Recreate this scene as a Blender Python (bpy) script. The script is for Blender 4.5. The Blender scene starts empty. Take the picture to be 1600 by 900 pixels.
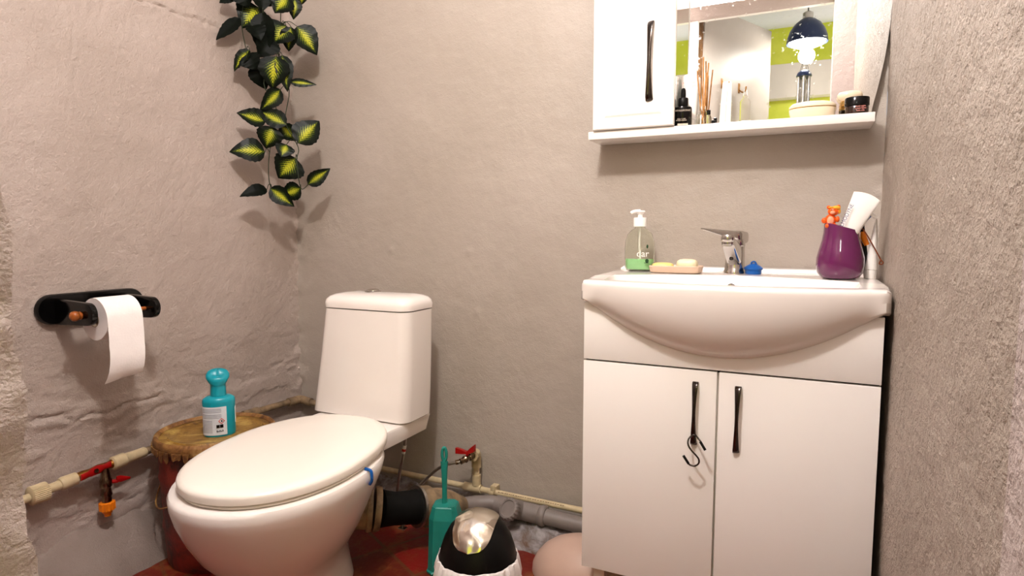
import bpy, bmesh, math, random
import numpy as np
from mathutils import Vector, Matrix, noise
PI = math.pi
S = bpy.context.scene
COL = S.collection
# ---------------------------------------------------------------- camera
cam_d = bpy.data.cameras.new('camera'); cam = bpy.data.objects.new('camera', cam_d); COL.objects.link(cam)
cam_d.sensor_fit = 'HORIZONTAL'; cam_d.sensor_width = 36; cam_d.lens = 36*971/1600
cam_d.clip_start = 0.01; cam_d.clip_end = 50
cam.location = (0, 0, 1.02)
cam.rotation_euler = (PI/2 - math.atan(88/971), 0, math.radians(25.4))
S.camera = cam
# ---------------------------------------------------------------- world, lights, exposure
w = bpy.data.worlds.new('world'); S.world = w; w.use_nodes = True
w.node_tree.nodes['Background'].inputs[0].default_value = (0.9, 0.93, 1, 1)
w.node_tree.nodes['Background'].inputs[1].default_value = 0.3
def point(name, loc, power, radius, color):
    d = bpy.data.lights.new(name, 'POINT'); d.energy = power; d.shadow_soft_size = radius; d.color = color
    o = bpy.data.objects.new(name, d); COL.objects.link(o); o.location = loc; return o
point('bathroom_ceiling_lamp_light', (-0.50, 0.52, 2.25), 47, 0.06, (1, 0.955, 0.905))
d = bpy.data.lights.new('hall_ceiling_fill', 'AREA'); d.shape = 'RECTANGLE'; d.size = 1.2; d.size_y = 1.4; d.energy = 15; d.color = (1, 0.95, 0.93)  # unseen fill added to whiten the hall ceiling from below
o = bpy.data.objects.new('hall_ceiling_fill', d); COL.objects.link(o); o.location = (0.75, -0.8, 0.9); o.rotation_euler = (PI, 0, 0)
S.view_settings.view_transform = 'Standard'; S.view_settings.look = 'None'; S.view_settings.gamma = 1
S.view_settings.use_curve_mapping = False
S.view_settings.exposure = 0.8

# ---------------------------------------------------------------- materials
def srgb(r, g, b):
    f = lambda c: (c/255/12.92 if c/255 <= 0.04045 else ((c/255+0.055)/1.055)**2.4)
    return (f(r), f(g), f(b), 1)
class NT:
    def __init__(s, name):
        s.m = bpy.data.materials.new(name); s.m.use_nodes = True; s.t = s.m.node_tree
        s.b = s.t.nodes['Principled BSDF']
    def n(s, typ, **kw):
        x = s.t.nodes.new(typ)
        for k, v in kw.items():
            if k in x.inputs: x.inputs[k].default_value = v
            else: setattr(x, k, v)
        return x
    def l(s, a, b): s.t.links.new(a, b)
    def coords(s):
        if not hasattr(s, 'tc'): s.tc = s.n('ShaderNodeTexCoord')
        return s.tc.outputs['Object']
    def noise(s, scale, detail=4, rough=0.55, dist=0.0):
        x = s.n('ShaderNodeTexNoise', Scale=scale, Detail=detail, Roughness=rough, Distortion=dist); s.l(s.coords(), x.inputs['Vector']); return x.outputs['Fac']
    def ramp(s, fac, stops):
        r = s.n('ShaderNodeValToRGB'); e = r.color_ramp.elements
        while len(e) < len(stops): e.new(0.5)
        for i, (p, c) in enumerate(stops): e[i].position = p; e[i].color = c
        s.l(fac, r.inputs[0]); return r.outputs[0]
    def bump(s, h, strength, dist, prev=None):
        b = s.n('ShaderNodeBump', Strength=strength, Distance=dist); s.l(h, b.inputs['Height'])
        if prev: s.l(prev, b.inputs['Normal'])
        s.l(b.outputs[0], s.b.inputs['Normal']); return b.outputs[0]
def simple(name, col, rough=0.5, metal=0.0, var=0.06, scale=30, bump=0.0, bscale=200, coat=0.0, spec=0.5, trans=0.0, ior=1.45, sss=0.0):
    N = NT(name); b = N.b
    c2 = tuple(max(0, c*(1-var*1.5)) for c in col[:3])+(1,)
    if var: N.l(N.ramp(N.noise(scale), [(0.35, c2), (0.65, col)]), b.inputs['Base Color'])
    else: b.inputs['Base Color'].default_value = col
    b.inputs['Roughness'].default_value = rough; b.inputs['Metallic'].default_value = metal
    b.inputs['Coat Weight'].default_value = coat; b.inputs['Coat Roughness'].default_value = 0.08
    b.inputs['Specular IOR Level'].default_value = spec; b.inputs['Transmission Weight'].default_value = trans; b.inputs['IOR'].default_value = ior
    if bump: N.bump(N.noise(bscale), bump, 0.001)
    return N.m
def plaster(name, col, dark, s1, fine, fdist, rough=0.62, amp=0.012, amp2=0.004):
    N = NT(name)
    base = N.ramp(N.noise(2.2, 6, 0.6), [(0.3, dark), (0.7, col)])
    N.l(base, N.b.inputs['Base Color']); N.b.inputs['Roughness'].default_value = rough
    p = N.bump(N.noise(14, 5, 0.6), 0.5, amp)
    p = N.bump(N.noise(s1, 6, 0.65), 0.8, amp2, p)
    N.bump(N.noise(fine, 3, 0.6), 0.8, fdist, p)
    return N.m
M = {}
M['wall_back'] = plaster('plaster_back', srgb(178,167,156), srgb(168,157,145), 55, 240, 0.0009, 0.45, 0.005, 0.0020)
M['wall_left'] = plaster('plaster_left', srgb(184,169,159), srgb(170,155,144), 75, 240, 0.0020, 0.5, 0.007, 0.0055)
M['wall_right'] = plaster('plaster_right', srgb(178,164,151), srgb(156,142,128), 52, 170, 0.0040, 0.55, 0.006, 0.0085)
M['plaster_dirty_dimmed'] = plaster('plaster_dirty_dimmed', srgb(158,142,132), srgb(122,106,96), 60, 240, 0.002, 0.6, 0.007, 0.005)  # stained plaster, darkened further to offset strong light on the sloped ridge
M['jamb'] = plaster('plaster_jamb', srgb(190,175,170), srgb(176,160,154), 60, 200, 0.002, 0.7)
M['ceil'] = simple('ceiling_white', srgb(232,232,240), 0.8, var=0.02)
M['hall'] = simple('hall_beige', srgb(205,195,182), 0.7, var=0.04, scale=4)
M['lam'] = simple('white_laminate', srgb(246,240,234), 0.28, var=0.01, scale=3)
M['lamside'] = simple('laminate_edge', srgb(235,228,220), 0.4, var=0.02)
M['cer'] = simple('white_ceramic', srgb(244,236,229), 0.12, var=0.015, scale=6, coat=0.4)
M['lid'] = simple('white_plastic_lid', srgb(246,238,226), 0.22, var=0.01, scale=6)
M['dark'] = simple('dark_gap', (0.01,0.009,0.008,1), 0.7, var=0)
M['chrome'] = simple('chrome', (0.62,0.6,0.58,1), 0.12, 1.0, var=0.05)
M['smoke'] = simple('smoked_chrome', (0.10,0.085,0.075,1), 0.14, 1.0, var=0.2, scale=60)
M['steel'] = simple('brushed_steel', (0.55,0.52,0.47,1), 0.3, 1.0, var=0.1, bump=0.2)
M['gloss_black'] = simple('black_gloss', (0.002,0.0018,0.0018,1), 0.14, var=0, spec=0.35)
M['black'] = simple('black_plastic', (0.003,0.0028,0.0028,1), 0.4, var=0, spec=0.25)
M['rubber'] = simple('black_rubber', (0.004,0.0035,0.003,1), 0.75, var=0.3, spec=0.2)
M['wood'] = simple('varnished_wood', srgb(170,92,35), 0.3, var=0.3, scale=80)
M['paper'] = simple('tissue_paper', srgb(245,238,234), 0.9, var=0.02, bump=0.5, bscale=180)
M['kraft'] = simple('cardboard', srgb(190,165,140), 0.9, var=0.1)
M['beigepipe'] = simple('beige_plastic_pipe', srgb(205,186,148), 0.42, var=0.12, scale=40, bump=0.1)
M['dirtpipe'] = simple('stained_beige_plastic', srgb(160,134,102), 0.5, var=0.4, scale=25, bump=0.2)
M['brass'] = simple('brass', srgb(176,124,62), 0.28, 1.0, var=0.3, scale=60)
M['nickel'] = simple('worn_nickel', srgb(150,128,104), 0.22, 1.0, var=0.4, scale=80)
M['red'] = simple('red_painted_metal', srgb(170,14,14), 0.35, var=0.15)
M['orange'] = simple('orange_plastic', srgb(240,130,18), 0.35, var=0.1)
M['orangetoy'] = simple('orange_toy_rubber', srgb(238,96,20), 0.35, var=0.1)
M['yellowtoy'] = simple('yellow_orange_toy_rubber', srgb(250,170,40), 0.35, var=0.1)
M['peach'] = simple('peach_toy_rubber', srgb(246,164,130), 0.4, var=0.05)
M['teal'] = simple('teal_plastic', srgb(10,150,165), 0.3, var=0.06, scale=8)
M['tealb'] = simple('sea_green_plastic', srgb(28,132,120), 0.38, var=0.1, scale=20)
M['blue'] = simple('blue_plastic', srgb(16,92,175), 0.3, var=0.06)
M['greyp'] = simple('grey_pvc', srgb(128,118,112), 0.45, var=0.08)
M['purple'] = simple('purple_glaze', srgb(98,26,78), 0.1, var=0.04, coat=0.6)
M['label'] = simple('label_paper', srgb(214,218,222), 0.5, var=0.05, scale=120)
M['white'] = simple('white_plastic', srgb(250,247,242), 0.3, var=0.01)
M['printblue'] = simple('dark_blue_print', srgb(30,38,100), 0.5, var=0)
M['printgrey'] = simple('grey_print', srgb(110,112,124), 0.5, var=0)
M['printlight'] = simple('pale_print', srgb(205,190,172), 0.5, var=0)
M['printred'] = simple('red_print', srgb(205,50,40), 0.5, var=0)
M['printpink'] = simple('pink_print', srgb(232,150,140), 0.5, var=0)
M['printgreen'] = simple('dark_green_print', srgb(12,60,25), 0.5, var=0)
M['amber'] = simple('dark_amber_glass', (0.018,0.006,0.003,1), 0.08, var=0, coat=0.5)
M['soapy'] = simple('yellow_soap', srgb(252,226,140), 0.4, var=0.05)
M['soapw'] = simple('cream_soap', srgb(252,240,200), 0.4, var=0.04)
M['tray'] = simple('pinkish_tray', srgb(214,186,162), 0.4, var=0.04)
M['liquid'] = simple('green_liquid_soap', srgb(176,236,172), 0.15, var=0.04, coat=0.3)
M['cream'] = simple('cream_jar_plastic', srgb(245,226,196), 0.2, var=0.02)
M['gold'] = simple('gold_rim', srgb(220,180,110), 0.2, 1.0, var=0.1)
M['reed'] = simple('reed_wood', srgb(206,146,82), 0.6, var=0.2, scale=90)
M['copper'] = simple('copper_wire', srgb(120,58,24), 0.4, 0.3, var=0.1)
M['tub'] = simple('beige_tub_plastic', srgb(196,165,148), 0.45, var=0.05, scale=10)
M['stem'] = simple('vine_stem', srgb(30,44,16), 0.6, var=0.2)
M['towel'] = simple('towel_cotton', srgb(240,232,218), 0.9, var=0.08, bump=0.8, bscale=300)
M['navy'] = simple('navy_enamel', srgb(38,52,86), 0.3, 0.3, var=0.05)
def glass(name, col, rough=0.03, ior=1.3):
    return simple(name, col, rough, var=0, trans=1.0, ior=ior)
M['clear'] = glass('clear_plastic', (0.93,0.95,0.9,1), ior=1.12)
M['glass'] = glass('clear_glass', (0.97,0.95,0.9,1), ior=1.25)
def mk_mirror():
    N = NT('mirror_silver'); N.b.inputs['Metallic'].default_value = 1; N.b.inputs['Base Color'].default_value = (0.93,0.94,0.93,1)
    f = N.noise(90, 3, 0.6)
    r = N.ramp(f, [(0.55, (0.0,0.0,0.0,1)), (0.8, (0.12,0.12,0.12,1))]); N.l(r, N.b.inputs['Roughness']); return N.m
M['mirror'] = mk_mirror()
def mk_dome():
    N = NT('polished_dented_steel'); N.b.inputs['Metallic'].default_value = 1; N.b.inputs['Base Color'].default_value = (0.78,0.72,0.62,1); N.b.inputs['Roughness'].default_value = 0.16
    N.bump(N.noise(16, 2, 0.4, 0.6), 0.5, 0.006); return N.m
M['dome'] = mk_dome()
def emis(name, col, s):
    N = NT(name); N.b.inputs['Emission Color'].default_value = col; N.b.inputs['Emission Strength'].default_value = s; return N.m
M['bulb'] = emis('lit_bulb', (1,0.96,0.9,1), 9)
def mk_floor():
    N = NT('red_floor_tiles')
    br = N.n('ShaderNodeTexBrick', Scale=1.0); br.offset = 0.0
    br.inputs['Color1'].default_value = srgb(128,10,7); br.inputs['Color2'].default_value = srgb(88,26,10); br.inputs['Mortar'].default_value = srgb(96,52,26)
    br.inputs['Brick Width'].default_value = 0.2; br.inputs['Row Height'].default_value = 0.2; br.inputs['Mortar Size'].default_value = 0.006
    mp = N.n('ShaderNodeMapping'); mp.inputs['Rotation'].default_value = (0,0,0.5); N.l(N.coords(), mp.inputs[0]); N.l(mp.outputs[0], br.inputs['Vector'])
    mx = N.n('ShaderNodeMix', data_type='RGBA'); N.l(N.ramp(N.noise(14, 6, 0.7), [(0.5,(0,0,0,1)),(0.62,(1,1,1,1))]), mx.inputs[0])
    N.l(br.outputs[0], mx.inputs[6]); mx.inputs[7].default_value = srgb(120,62,28)
    N.l(mx.outputs[2], N.b.inputs['Base Color']); N.b.inputs['Roughness'].default_value = 0.45
    N.bump(N.noise(60, 5), 0.5, 0.003); return N.m
M['floor'] = mk_floor()
def mk_rust(name, a, b, c, rough=0.6):
    N = NT(name)
    N.l(N.ramp(N.noise(14, 8, 0.7, 0.6), [(0.36, a), (0.5, b), (0.66, c)]), N.b.inputs['Base Color']); N.b.inputs['Roughness'].default_value = rough
    N.bump(N.noise(70, 6, 0.7), 0.7, 0.003); return N.m
M['rustlid'] = mk_rust('rusty_yellow_lid', srgb(92,58,22), srgb(142,104,40), srgb(190,160,84), 0.42)
M['rustrim'] = mk_rust('rusty_rim', srgb(84,46,20), srgb(140,96,46), srgb(176,142,86), 0.6)
M['drum'] = mk_rust('rusty_red_drum', srgb(52,26,18), srgb(112,34,24), srgb(140,44,30), 0.55)
M['rubble'] = mk_rust('grey_mortar', srgb(92,62,34), srgb(132,124,122), srgb(176,168,166), 0.55)
M['grim'] = mk_rust('grimy_plaster', srgb(80,66,58), srgb(136,124,118), srgb(158,146,140), 0.7)
def mk_leaf():
    N = NT('variegated_leaf'); uv = N.n('ShaderNodeUVMap'); sp = N.n('ShaderNodeSeparateXYZ'); N.l(uv.outputs[0], sp.inputs[0])
    mp = N.n('ShaderNodeMapping'); mp.inputs['Scale'].default_value = (7, 5, 1); N.l(uv.outputs[0], mp.inputs[0])
    # vein streaks: waves that run outward and forward from the midrib
    ab = N.n('ShaderNodeMath', operation='ABSOLUTE'); N.l(sp.outputs[1], ab.inputs[0])
    m1 = N.n('ShaderNodeMath', operation='MULTIPLY_ADD'); N.l(ab.outputs[0], m1.inputs[0]); m1.inputs[1].default_value = -0.45; N.l(sp.outputs[0], m1.inputs[2])
    m2 = N.n('ShaderNodeMath', operation='MULTIPLY'); N.l(m1.outputs[0], m2.inputs[0]); m2.inputs[1].default_value = 66
    nz = N.n('ShaderNodeTexNoise', Scale=3.0, Detail=3.0); N.l(mp.outputs[0], nz.inputs['Vector'])
    m2b = N.n('ShaderNodeMath', operation='MULTIPLY_ADD'); N.l(nz.outputs['Fac'], m2b.inputs[0]); m2b.inputs[1].default_value = 8; N.l(m2.outputs[0], m2b.inputs[2])
    si = N.n('ShaderNodeMath', operation='SINE'); N.l(m2b.outputs[0], si.inputs[0])
    # centre weight
    cu = N.n('ShaderNodeMath', operation='MULTIPLY_ADD'); N.l(sp.outputs[0], cu.inputs[0]); cu.inputs[1].default_value = 1.5; cu.inputs[2].default_value = -0.68
    cu2 = N.n('ShaderNodeMath', operation='POWER'); N.l(cu.outputs[0], cu2.inputs[0]); cu2.inputs[1].default_value = 2
    cv = N.n('ShaderNodeMath', operation='MULTIPLY'); N.l(ab.outputs[0], cv.inputs[0]); cv.inputs[1].default_value = 1.1
    sm = N.n('ShaderNodeMath', operation='ADD'); N.l(cu2.outputs[0], sm.inputs[0]); N.l(cv.outputs[0], sm.inputs[1])
    s2 = N.n('ShaderNodeMath', operation='MULTIPLY_ADD'); N.l(si.outputs[0], s2.inputs[0]); s2.inputs[1].default_value = 0.17; N.l(sm.outputs[0], s2.inputs[2])
    c = N.ramp(s2.outputs[0], [(0.10, srgb(172,172,40)), (0.30, srgb(84,98,20)), (0.50, srgb(14,28,7)), (0.85, srgb(3,9,3))])
    N.l(c, N.b.inputs['Base Color']); N.b.inputs['Roughness'].default_value = 0.42; N.b.inputs['Specular IOR Level'].default_value = 0.16; return N.m
M['leaf'] = mk_leaf()
M['leafdark'] = simple('dark_leaf', srgb(5,12,4), 0.5, spec=0.12, var=0.4, scale=60)
def mk_green():
    N = NT('lime_green_wall')
    N.l(N.ramp(N.noise(3, 4), [(0.35, srgb(196,206,48)), (0.65, srgb(222,226,84))]), N.b.inputs['Base Color']); N.b.inputs['Roughness'].default_value = 0.6; return N.m
M['green'] = mk_green()
M['doorpaint'] = simple('door_paint', srgb(176,166,158), 0.35, var=0.04, scale=5)
M['postwood'] = simple('bare_brown_wood', srgb(128,92,58), 0.6, var=0.35, scale=30)
M['bag'] = simple('white_bag_film', srgb(236,228,226), 0.35, var=0.05, bump=0.6, bscale=40)

# ---------------------------------------------------------------- object helpers
def world_loc(p):
    v = Vector((0,0,0))
    while p is not None: v += p.location; p = p.parent
    return v
def obj(name, bm, mat, parent=None, smooth=True, label=None):
    if parent is not None:
        bmesh.ops.translate(bm, verts=bm.verts, vec=-world_loc(parent))
    me = bpy.data.meshes.new(name); bm.to_mesh(me); bm.free()
    if smooth:
        for p in me.polygons: p.use_smooth = True
        try: me.set_sharp_from_angle(angle=math.radians(42))
        except Exception: pass
    me.materials.append(M[mat] if isinstance(mat, str) else mat)
    o = bpy.data.objects.new(name, me); COL.objects.link(o)
    if parent is not None: o.parent = parent
    if label: o['label'] = label
    return o
def recenter(o):
    me = o.data; n = len(me.vertices); a = np.empty(n*3); me.vertices.foreach_get('co', a); a = a.reshape(-1,3)
    c = np.array([(a[:,0].min()+a[:,0].max())/2, (a[:,1].min()+a[:,1].max())/2, a[:,2].min()])
    me.vertices.foreach_set('co', (a-c).ravel()); o.location = Vector(c); me.update()
def tag(o, label, cat, group=None):
    o['label'] = label; o['category'] = cat
    if group: o['group'] = group
    if o.type == 'MESH': recenter(o)
    return o
def thing(name, label, cat, loc, group=None):
    o = bpy.data.objects.new(name, None); COL.objects.link(o); o.location = loc; o.empty_display_size = 0.03
    return tag(o, label, cat, group)
def struct(name, bm, mat, parent=None, smooth=False):
    o = obj(name, bm, mat, parent, smooth)
    if parent is None: o['kind'] = 'structure'
    return o
def B(): return bmesh.new()
def box(bm, x0, x1, y0, y1, z0, z1, bev=0.0, seg=2):
    r = bmesh.ops.create_cube(bm, size=1.0); vs = r['verts']
    for v in vs:
        v.co = Vector((x0+(v.co.x+.5)*(x1-x0), y0+(v.co.y+.5)*(y1-y0), z0+(v.co.z+.5)*(z1-z0)))
    if bev:
        es = list({e for v in vs for e in v.link_edges})
        bmesh.ops.bevel(bm, geom=es, offset=bev, segments=seg, affect='EDGES', profile=0.5)
    return bm
def catmull(pts, n=6, closed=False):
    P = [Vector(p) for p in pts]; out = []; N = len(P)
    rng = range(N if closed else N-1)
    for i in rng:
        p0 = P[(i-1)%N] if (closed or i>0) else P[0]; p1 = P[i]; p2 = P[(i+1)%N]; p3 = P[(i+2)%N] if (closed or i+2<N) else P[-1]
        for k in range(n):
            t = k/n
            out.append(0.5*((2*p1)+(-p0+p2)*t+(2*p0-5*p1+4*p2-p3)*t*t+(-p0+3*p1-3*p2+p3)*t**3))
    if not closed: out.append(P[-1].copy())
    return out
def loft(bm, rings, cap=True, closed=True):
    R = [[bm.verts.new(p) for p in r] for r in rings]
    n = len(R[0])
    for a, b in zip(R[:-1], R[1:]):
        for i in range(n if closed else n-1):
            j = (i+1)%n
            try: bm.faces.new((a[i], a[j], b[j], b[i]))
            except ValueError: pass
    if cap:
        for r, rev in ((R[0], True), (R[-1], False)):
            try: bm.faces.new(list(reversed(r)) if rev else r)
            except ValueError: pass
    bmesh.ops.recalc_face_normals(bm, faces=bm.faces)
    return bm
def frame(d):
    d = Vector(d).normalized(); a = Vector((0,0,1)) if abs(d.z) < 0.9 else Vector((1,0,0))
    x = d.cross(a).normalized(); y = d.cross(x).normalized(); return x, y
def tube(bm, pts, rad, seg=12, smooth=0, cap=True):
    P = catmull(pts, smooth) if smooth else [Vector(p) for p in pts]
    n = len(P)
    if not isinstance(rad, (list, tuple)): R = [rad]*n
    else:
        m = len(rad); R = []
        for i in range(n):
            t = i/(n-1)*(m-1); k = min(int(t), m-2) if m > 1 else 0; R.append(rad[k]+(rad[k+1]-rad[k])*(t-k))
    rings = []; x = None
    for i in range(n):
        d = (P[min(i+1,n-1)]-P[max(i-1,0)])
        if d.length < 1e-9: d = Vector((0,0,1))
        d.normalize()
        if x is None: x, y = frame(d)
        else:
            x = (x - d*x.dot(d)).normalized(); y = d.cross(x)
        rings.append([P[i]+(x*math.cos(2*PI*k/seg)+y*math.sin(2*PI*k/seg))*R[i] for k in range(seg)])
    b2 = loft(bmesh.new(), rings, cap)
    me = bpy.data.meshes.new('t'); b2.to_mesh(me); b2.free(); bm.from_mesh(me); bpy.data.meshes.remove(me)
    return bm
def lathe(bm, prof, c=(0,0,0), axis=(0,0,1), seg=32, sx=1.0, sy=1.0, cap=True, xdir=None):
    ax = Vector(axis).normalized()
    if xdir is not None: x = Vector(xdir); y = ax.cross(x).normalized(); x = y.cross(ax)
    elif abs(ax.z) > 0.999: x, y = Vector((1,0,0)), Vector((0,1,0))
    else: x, y = frame(ax)
    c = Vector(c)
    rings = [[c+ax*h+(x*math.cos(2*PI*k/seg)*sx+y*math.sin(2*PI*k/seg)*sy)*max(r,1e-5) for k in range(seg)] for r, h in prof]
    b2 = loft(bmesh.new(), rings, cap)
    me = bpy.data.meshes.new('t'); b2.to_mesh(me); b2.free(); bm.from_mesh(me); bpy.data.meshes.remove(me)
    return bm
def ball(bm, c, r, sx=1, sy=1, sz=1, u=16, v=10):
    m = Matrix.Translation(Vector(c)) @ Matrix.Diagonal((sx*r, sy*r, sz*r, 1))
    bmesh.ops.create_uvsphere(bm, u_segments=u, v_segments=v, radius=1, matrix=m); return bm
def rrect(cx, cy, z, hx, hy, r, n=6):
    out = []
    for qx, qy, a0 in ((1,1,0),(-1,1,PI/2),(-1,-1,PI),(1,-1,1.5*PI)):
        for k in range(n+1):
            a = a0+PI/2*k/n; out.append(Vector((cx+qx*(hx-r)+r*math.cos(a), cy+qy*(hy-r)+r*math.sin(a), z)))
    return out
def text(name, s, size, loc, xdir, ydir, mat, parent, ext=0.0002):
    cu = bpy.data.curves.new('txt', 'FONT'); cu.body = s; cu.size = size; cu.extrude = ext; cu.align_x = 'CENTER'; cu.align_y = 'CENTER'
    t = bpy.data.objects.new('txt', cu); COL.objects.link(t)
    dg = bpy.context.evaluated_depsgraph_get(); me = bpy.data.meshes.new_from_object(t.evaluated_get(dg))
    bpy.data.objects.remove(t); bm = B(); bm.from_mesh(me); bpy.data.meshes.remove(me); bpy.data.curves.remove(cu)
    x = Vector(xdir).normalized(); z = x.cross(Vector(ydir)).normalized(); y = z.cross(x)
    m = Matrix((x, y, z)).transposed().to_4x4(); m.translation = Vector(loc)
    bmesh.ops.transform(bm, matrix=m, verts=bm.verts)
    return obj(name, bm, mat, parent, smooth=False)
def fr(x, y, z, s, o=4): return noise.fractal(Vector((x*s, y*s, z*s)), 0.9, 2.0, o)
def grid(P, U, V, nu, nv, disp):
    """grid of nu x nv cells from corner P along U and V; disp(point) gives the offset along the normal"""
    P, U, V = Vector(P), Vector(U), Vector(V); n = U.cross(V).normalized()
    bm = B(); rows = []
    for j in range(nv+1):
        row = []
        for i in range(nu+1):
            p = P+U*(i/nu)+V*(j/nv); row.append(bm.verts.new(p+n*disp(p)))
        rows.append(row)
    for j in range(nv):
        for i in range(nu): bm.faces.new((rows[j][i], rows[j][i+1], rows[j+1][i+1], rows[j+1][i]))
    return bm
def seg_dist(p, line):
    best = 9
    for a, b in zip(line[:-1], line[1:]):
        ax, ay = a; bx, by = b; dx, dy = bx-ax, by-ay; t = max(0, min(1, ((p[0]-ax)*dx+(p[1]-ay)*dy)/(dx*dx+dy*dy+1e-12)))
        best = min(best, math.hypot(p[0]-ax-dx*t, p[1]-ay-dy*t))
    return best

# ---------------------------------------------------------------- setting
XL, XR, YB, H = -1.887, 0.172, 1.92, 2.56
crack_top = [(1.276, 1.737), (1.337, 1.734), (1.391, 1.735), (1.447, 1.726), (1.506, 1.728), (1.569, 1.725), (1.613, 1.718)]
crack_low = [(0.922, 0.51), (0.97, 0.507), (1.011, 0.501), (1.044, 0.481), (1.093, 0.483), (1.151, 0.477), (1.187, 0.49), (1.247, 0.487), (1.301, 0.491)]
crack_side = [(1.095, 1.663), (1.104, 1.597), (1.095, 1.508), (1.105, 1.439)]
def left_disp(p):
    y, z = p.y, p.z
    d = 0.006*fr(y, z, 1, 3.2) + 0.0022*max(0, fr(y, z, 5, 14, 5)) + 0.0012*fr(y, z, 9, 60, 3)
    q = (y+0.012*fr(y, z, 3, 18), z+0.012*fr(y, z, 7, 18))
    if z > 1.45:
        c = seg_dist((y, z), crack_side); d -= 0.0015*math.exp(-(c/0.004)**2)
    if z > 1.6:
        c = seg_dist(q, crack_top); d -= 0.0055*math.exp(-(c/0.0045)**2); d += 0.0035*math.exp(-((c-0.012)/0.014)**2)
    if 0.42 < z < 0.68:
        c = seg_dist(q, crack_low); d -= 0.005*math.exp(-(c/0.004)**2); d += 0.003*math.exp(-((c-0.014)/0.012)**2)
    # flaking layers low on the wall and beside the corner
    m = max(0, min(1, (0.75-z)/0.3)); f = fr(y*0.6, z*1.7, 2, 9, 4)
    d += 0.004*m*(1 if f > 0.12 else (f/0.12 if f > 0 else 0))
    if y > YB-0.08: d += 0.010*((y-YB+0.08)/0.08)**2*(1+1.2*fr(y, z, 4, 22))
    return d
struct('wall_left', grid((XL,0.2,0), (0,1.72,0), (0,0,H), 300, 400, left_disp), 'wall_left', smooth=True)
spots = [(-1.413,0.95),(-1.079,0.95),(-1.047,0.738)]
def back_disp(p):
    x, z = p.x, p.z
    d = 0.003*fr(x, 3, z, 3) + 0.0012*fr(x, 1, z, 16) + 0.0012*max(0, fr(x, 8, z, 40)-0.35)
    for sx, sz in spots:
        r = math.hypot(x-sx, z-sz); d += 0.006*math.exp(-(r/0.009)**2)
    if x < XL+0.07: d += 0.009*((XL+0.07-x)/0.07)**2*(1+1.2*fr(x, 2, z, 22))
    if x > XR-0.05: d += 0.005*((x-XR+0.05)/0.05)**2*(1+fr(x, 2, z, 22))
    return d
bm = grid((XL,YB,0), (XR-XL,0,0), (0,0,H), 230, 260, back_disp)
struct('wall_back', bm, 'wall_back', smooth=True)
def right_disp(p):
    y, z = p.y, p.z
    return 0.004*fr(2, y, z, 2.5)+0.0016*fr(4, y, z, 22, 5)+0.0016*fr(6, y, z, 75, 3)
struct('wall_right', grid((XR,YB,0), (0,-1.72,0), (0,0,H), 250, 330, right_disp), 'wall_right', smooth=True)
# front wall with the doorway the photo is taken from
def rough_block(x0, x1, y0, y1, z0, z1, step, amp):
    bm = B(); box(bm, x0, x1, y0, y1, z0, z1)
    for ax, (a, b) in enumerate(((x0,x1),(y0,y1),(z0,z1))):
        n = max(1, int((b-a)/step)); no = Vector((ax==0, ax==1, ax==2))
        for k in range(1, n):
            co = Vector((0,0,0)); co[ax] = a+(b-a)*k/n
            bmesh.ops.bisect_plane(bm, geom=bm.verts[:]+bm.edges[:]+bm.faces[:], plane_co=co, plane_no=no)
    for v in bm.verts:
        p = v.co.copy(); v.co += amp*Vector((fr(p.x+5,p.y,p.z,11), fr(p.x,p.y+7,p.z,11), 0)) + amp*0.45*Vector((fr(p.x,p.y,p.z,55,3), fr(p.x,p.y+3,p.z,55,3), 0))
    for v in bm.verts: v.co.x -= 0.024*max(0, v.co.z-0.3)/0.6*(1 if v.co.x > x0+0.02 else 0)
    return bm
bm = rough_block(-0.71, -0.611, 0.06, 0.305, 0.0, 2.2, 0.012, 0.007)
box(bm, XL-0.1, -0.71, 0.07, 0.30, 0, H); box(bm, -0.75, 0.10, 0.07, 0.30, 2.2, H); box(bm, 0.075, 0.4, 0.07, 0.30, 0, H)
struct('wall_front', bm, 'jamb', smooth=True)
struct('floor', box(B(), -2.6, 1.6, -1.6, 2.0, -0.05, 0), 'floor')
struct('ceiling', box(B(), -2.6, 1.6, -1.6, 2.0, H, H+0.05), 'ceil')
struct('wall_hall', box(B(), -2.6, 1.6, -1.6, -1.5, 0, H), 'green')
bm = box(B(), -2.6, -2.5, -1.6, 0.07, 0, H); struct('wall_hall_left', bm, 'hall')
bm = box(B(), 1.5, 1.6, -1.6, 0.07, 0, H); struct('wall_hall_right', bm, 'hall')
bm = box(B(), -0.36, 1.5, -1.5, -1.40, 2.02, 2.27, 0.004); struct('trim_1', bm, 'hall')      # boxed beam on the green wall
bm = box(B(), -0.66, -0.605, 0.035, 0.07, 0, 2.22, 0.003); box(bm, -0.66, 0.1, 0.035, 0.07, 2.2, 2.25, 0.003)
struct('trim_2', bm, 'white')                                                            # casing on the hall side of the doorway
# open door leaf of the hall with bare wood edge
def rotbox(bm, p0, p1, th, z0, z1, off=0):
    a = Vector((p0[0], p0[1], 0)); b = Vector((p1[0], p1[1], 0)); d = (b-a).normalized(); n = Vector((-d.y, d.x, 0))*th
    o = n.normalized()*off
    q = [a+o, b+o, b+o+n, a+o+n]; loft(bm, [[Vector((v.x, v.y, z0)) for v in q], [Vector((v.x, v.y, z1)) for v in q]]); return bm
dr = rotbox(B(), (-0.60,-0.14), (-0.275,-0.86), -0.045, 0.01, 2.36)
door = struct('door_1', dr, 'doorpaint')
obj('door_edge', rotbox(B(), (-0.640,-0.085), (-0.606,-0.140), -0.05, 0.01, 2.36, 0.002), 'postwood', door, False)
bm = B()
rng = random.Random(5)
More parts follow.
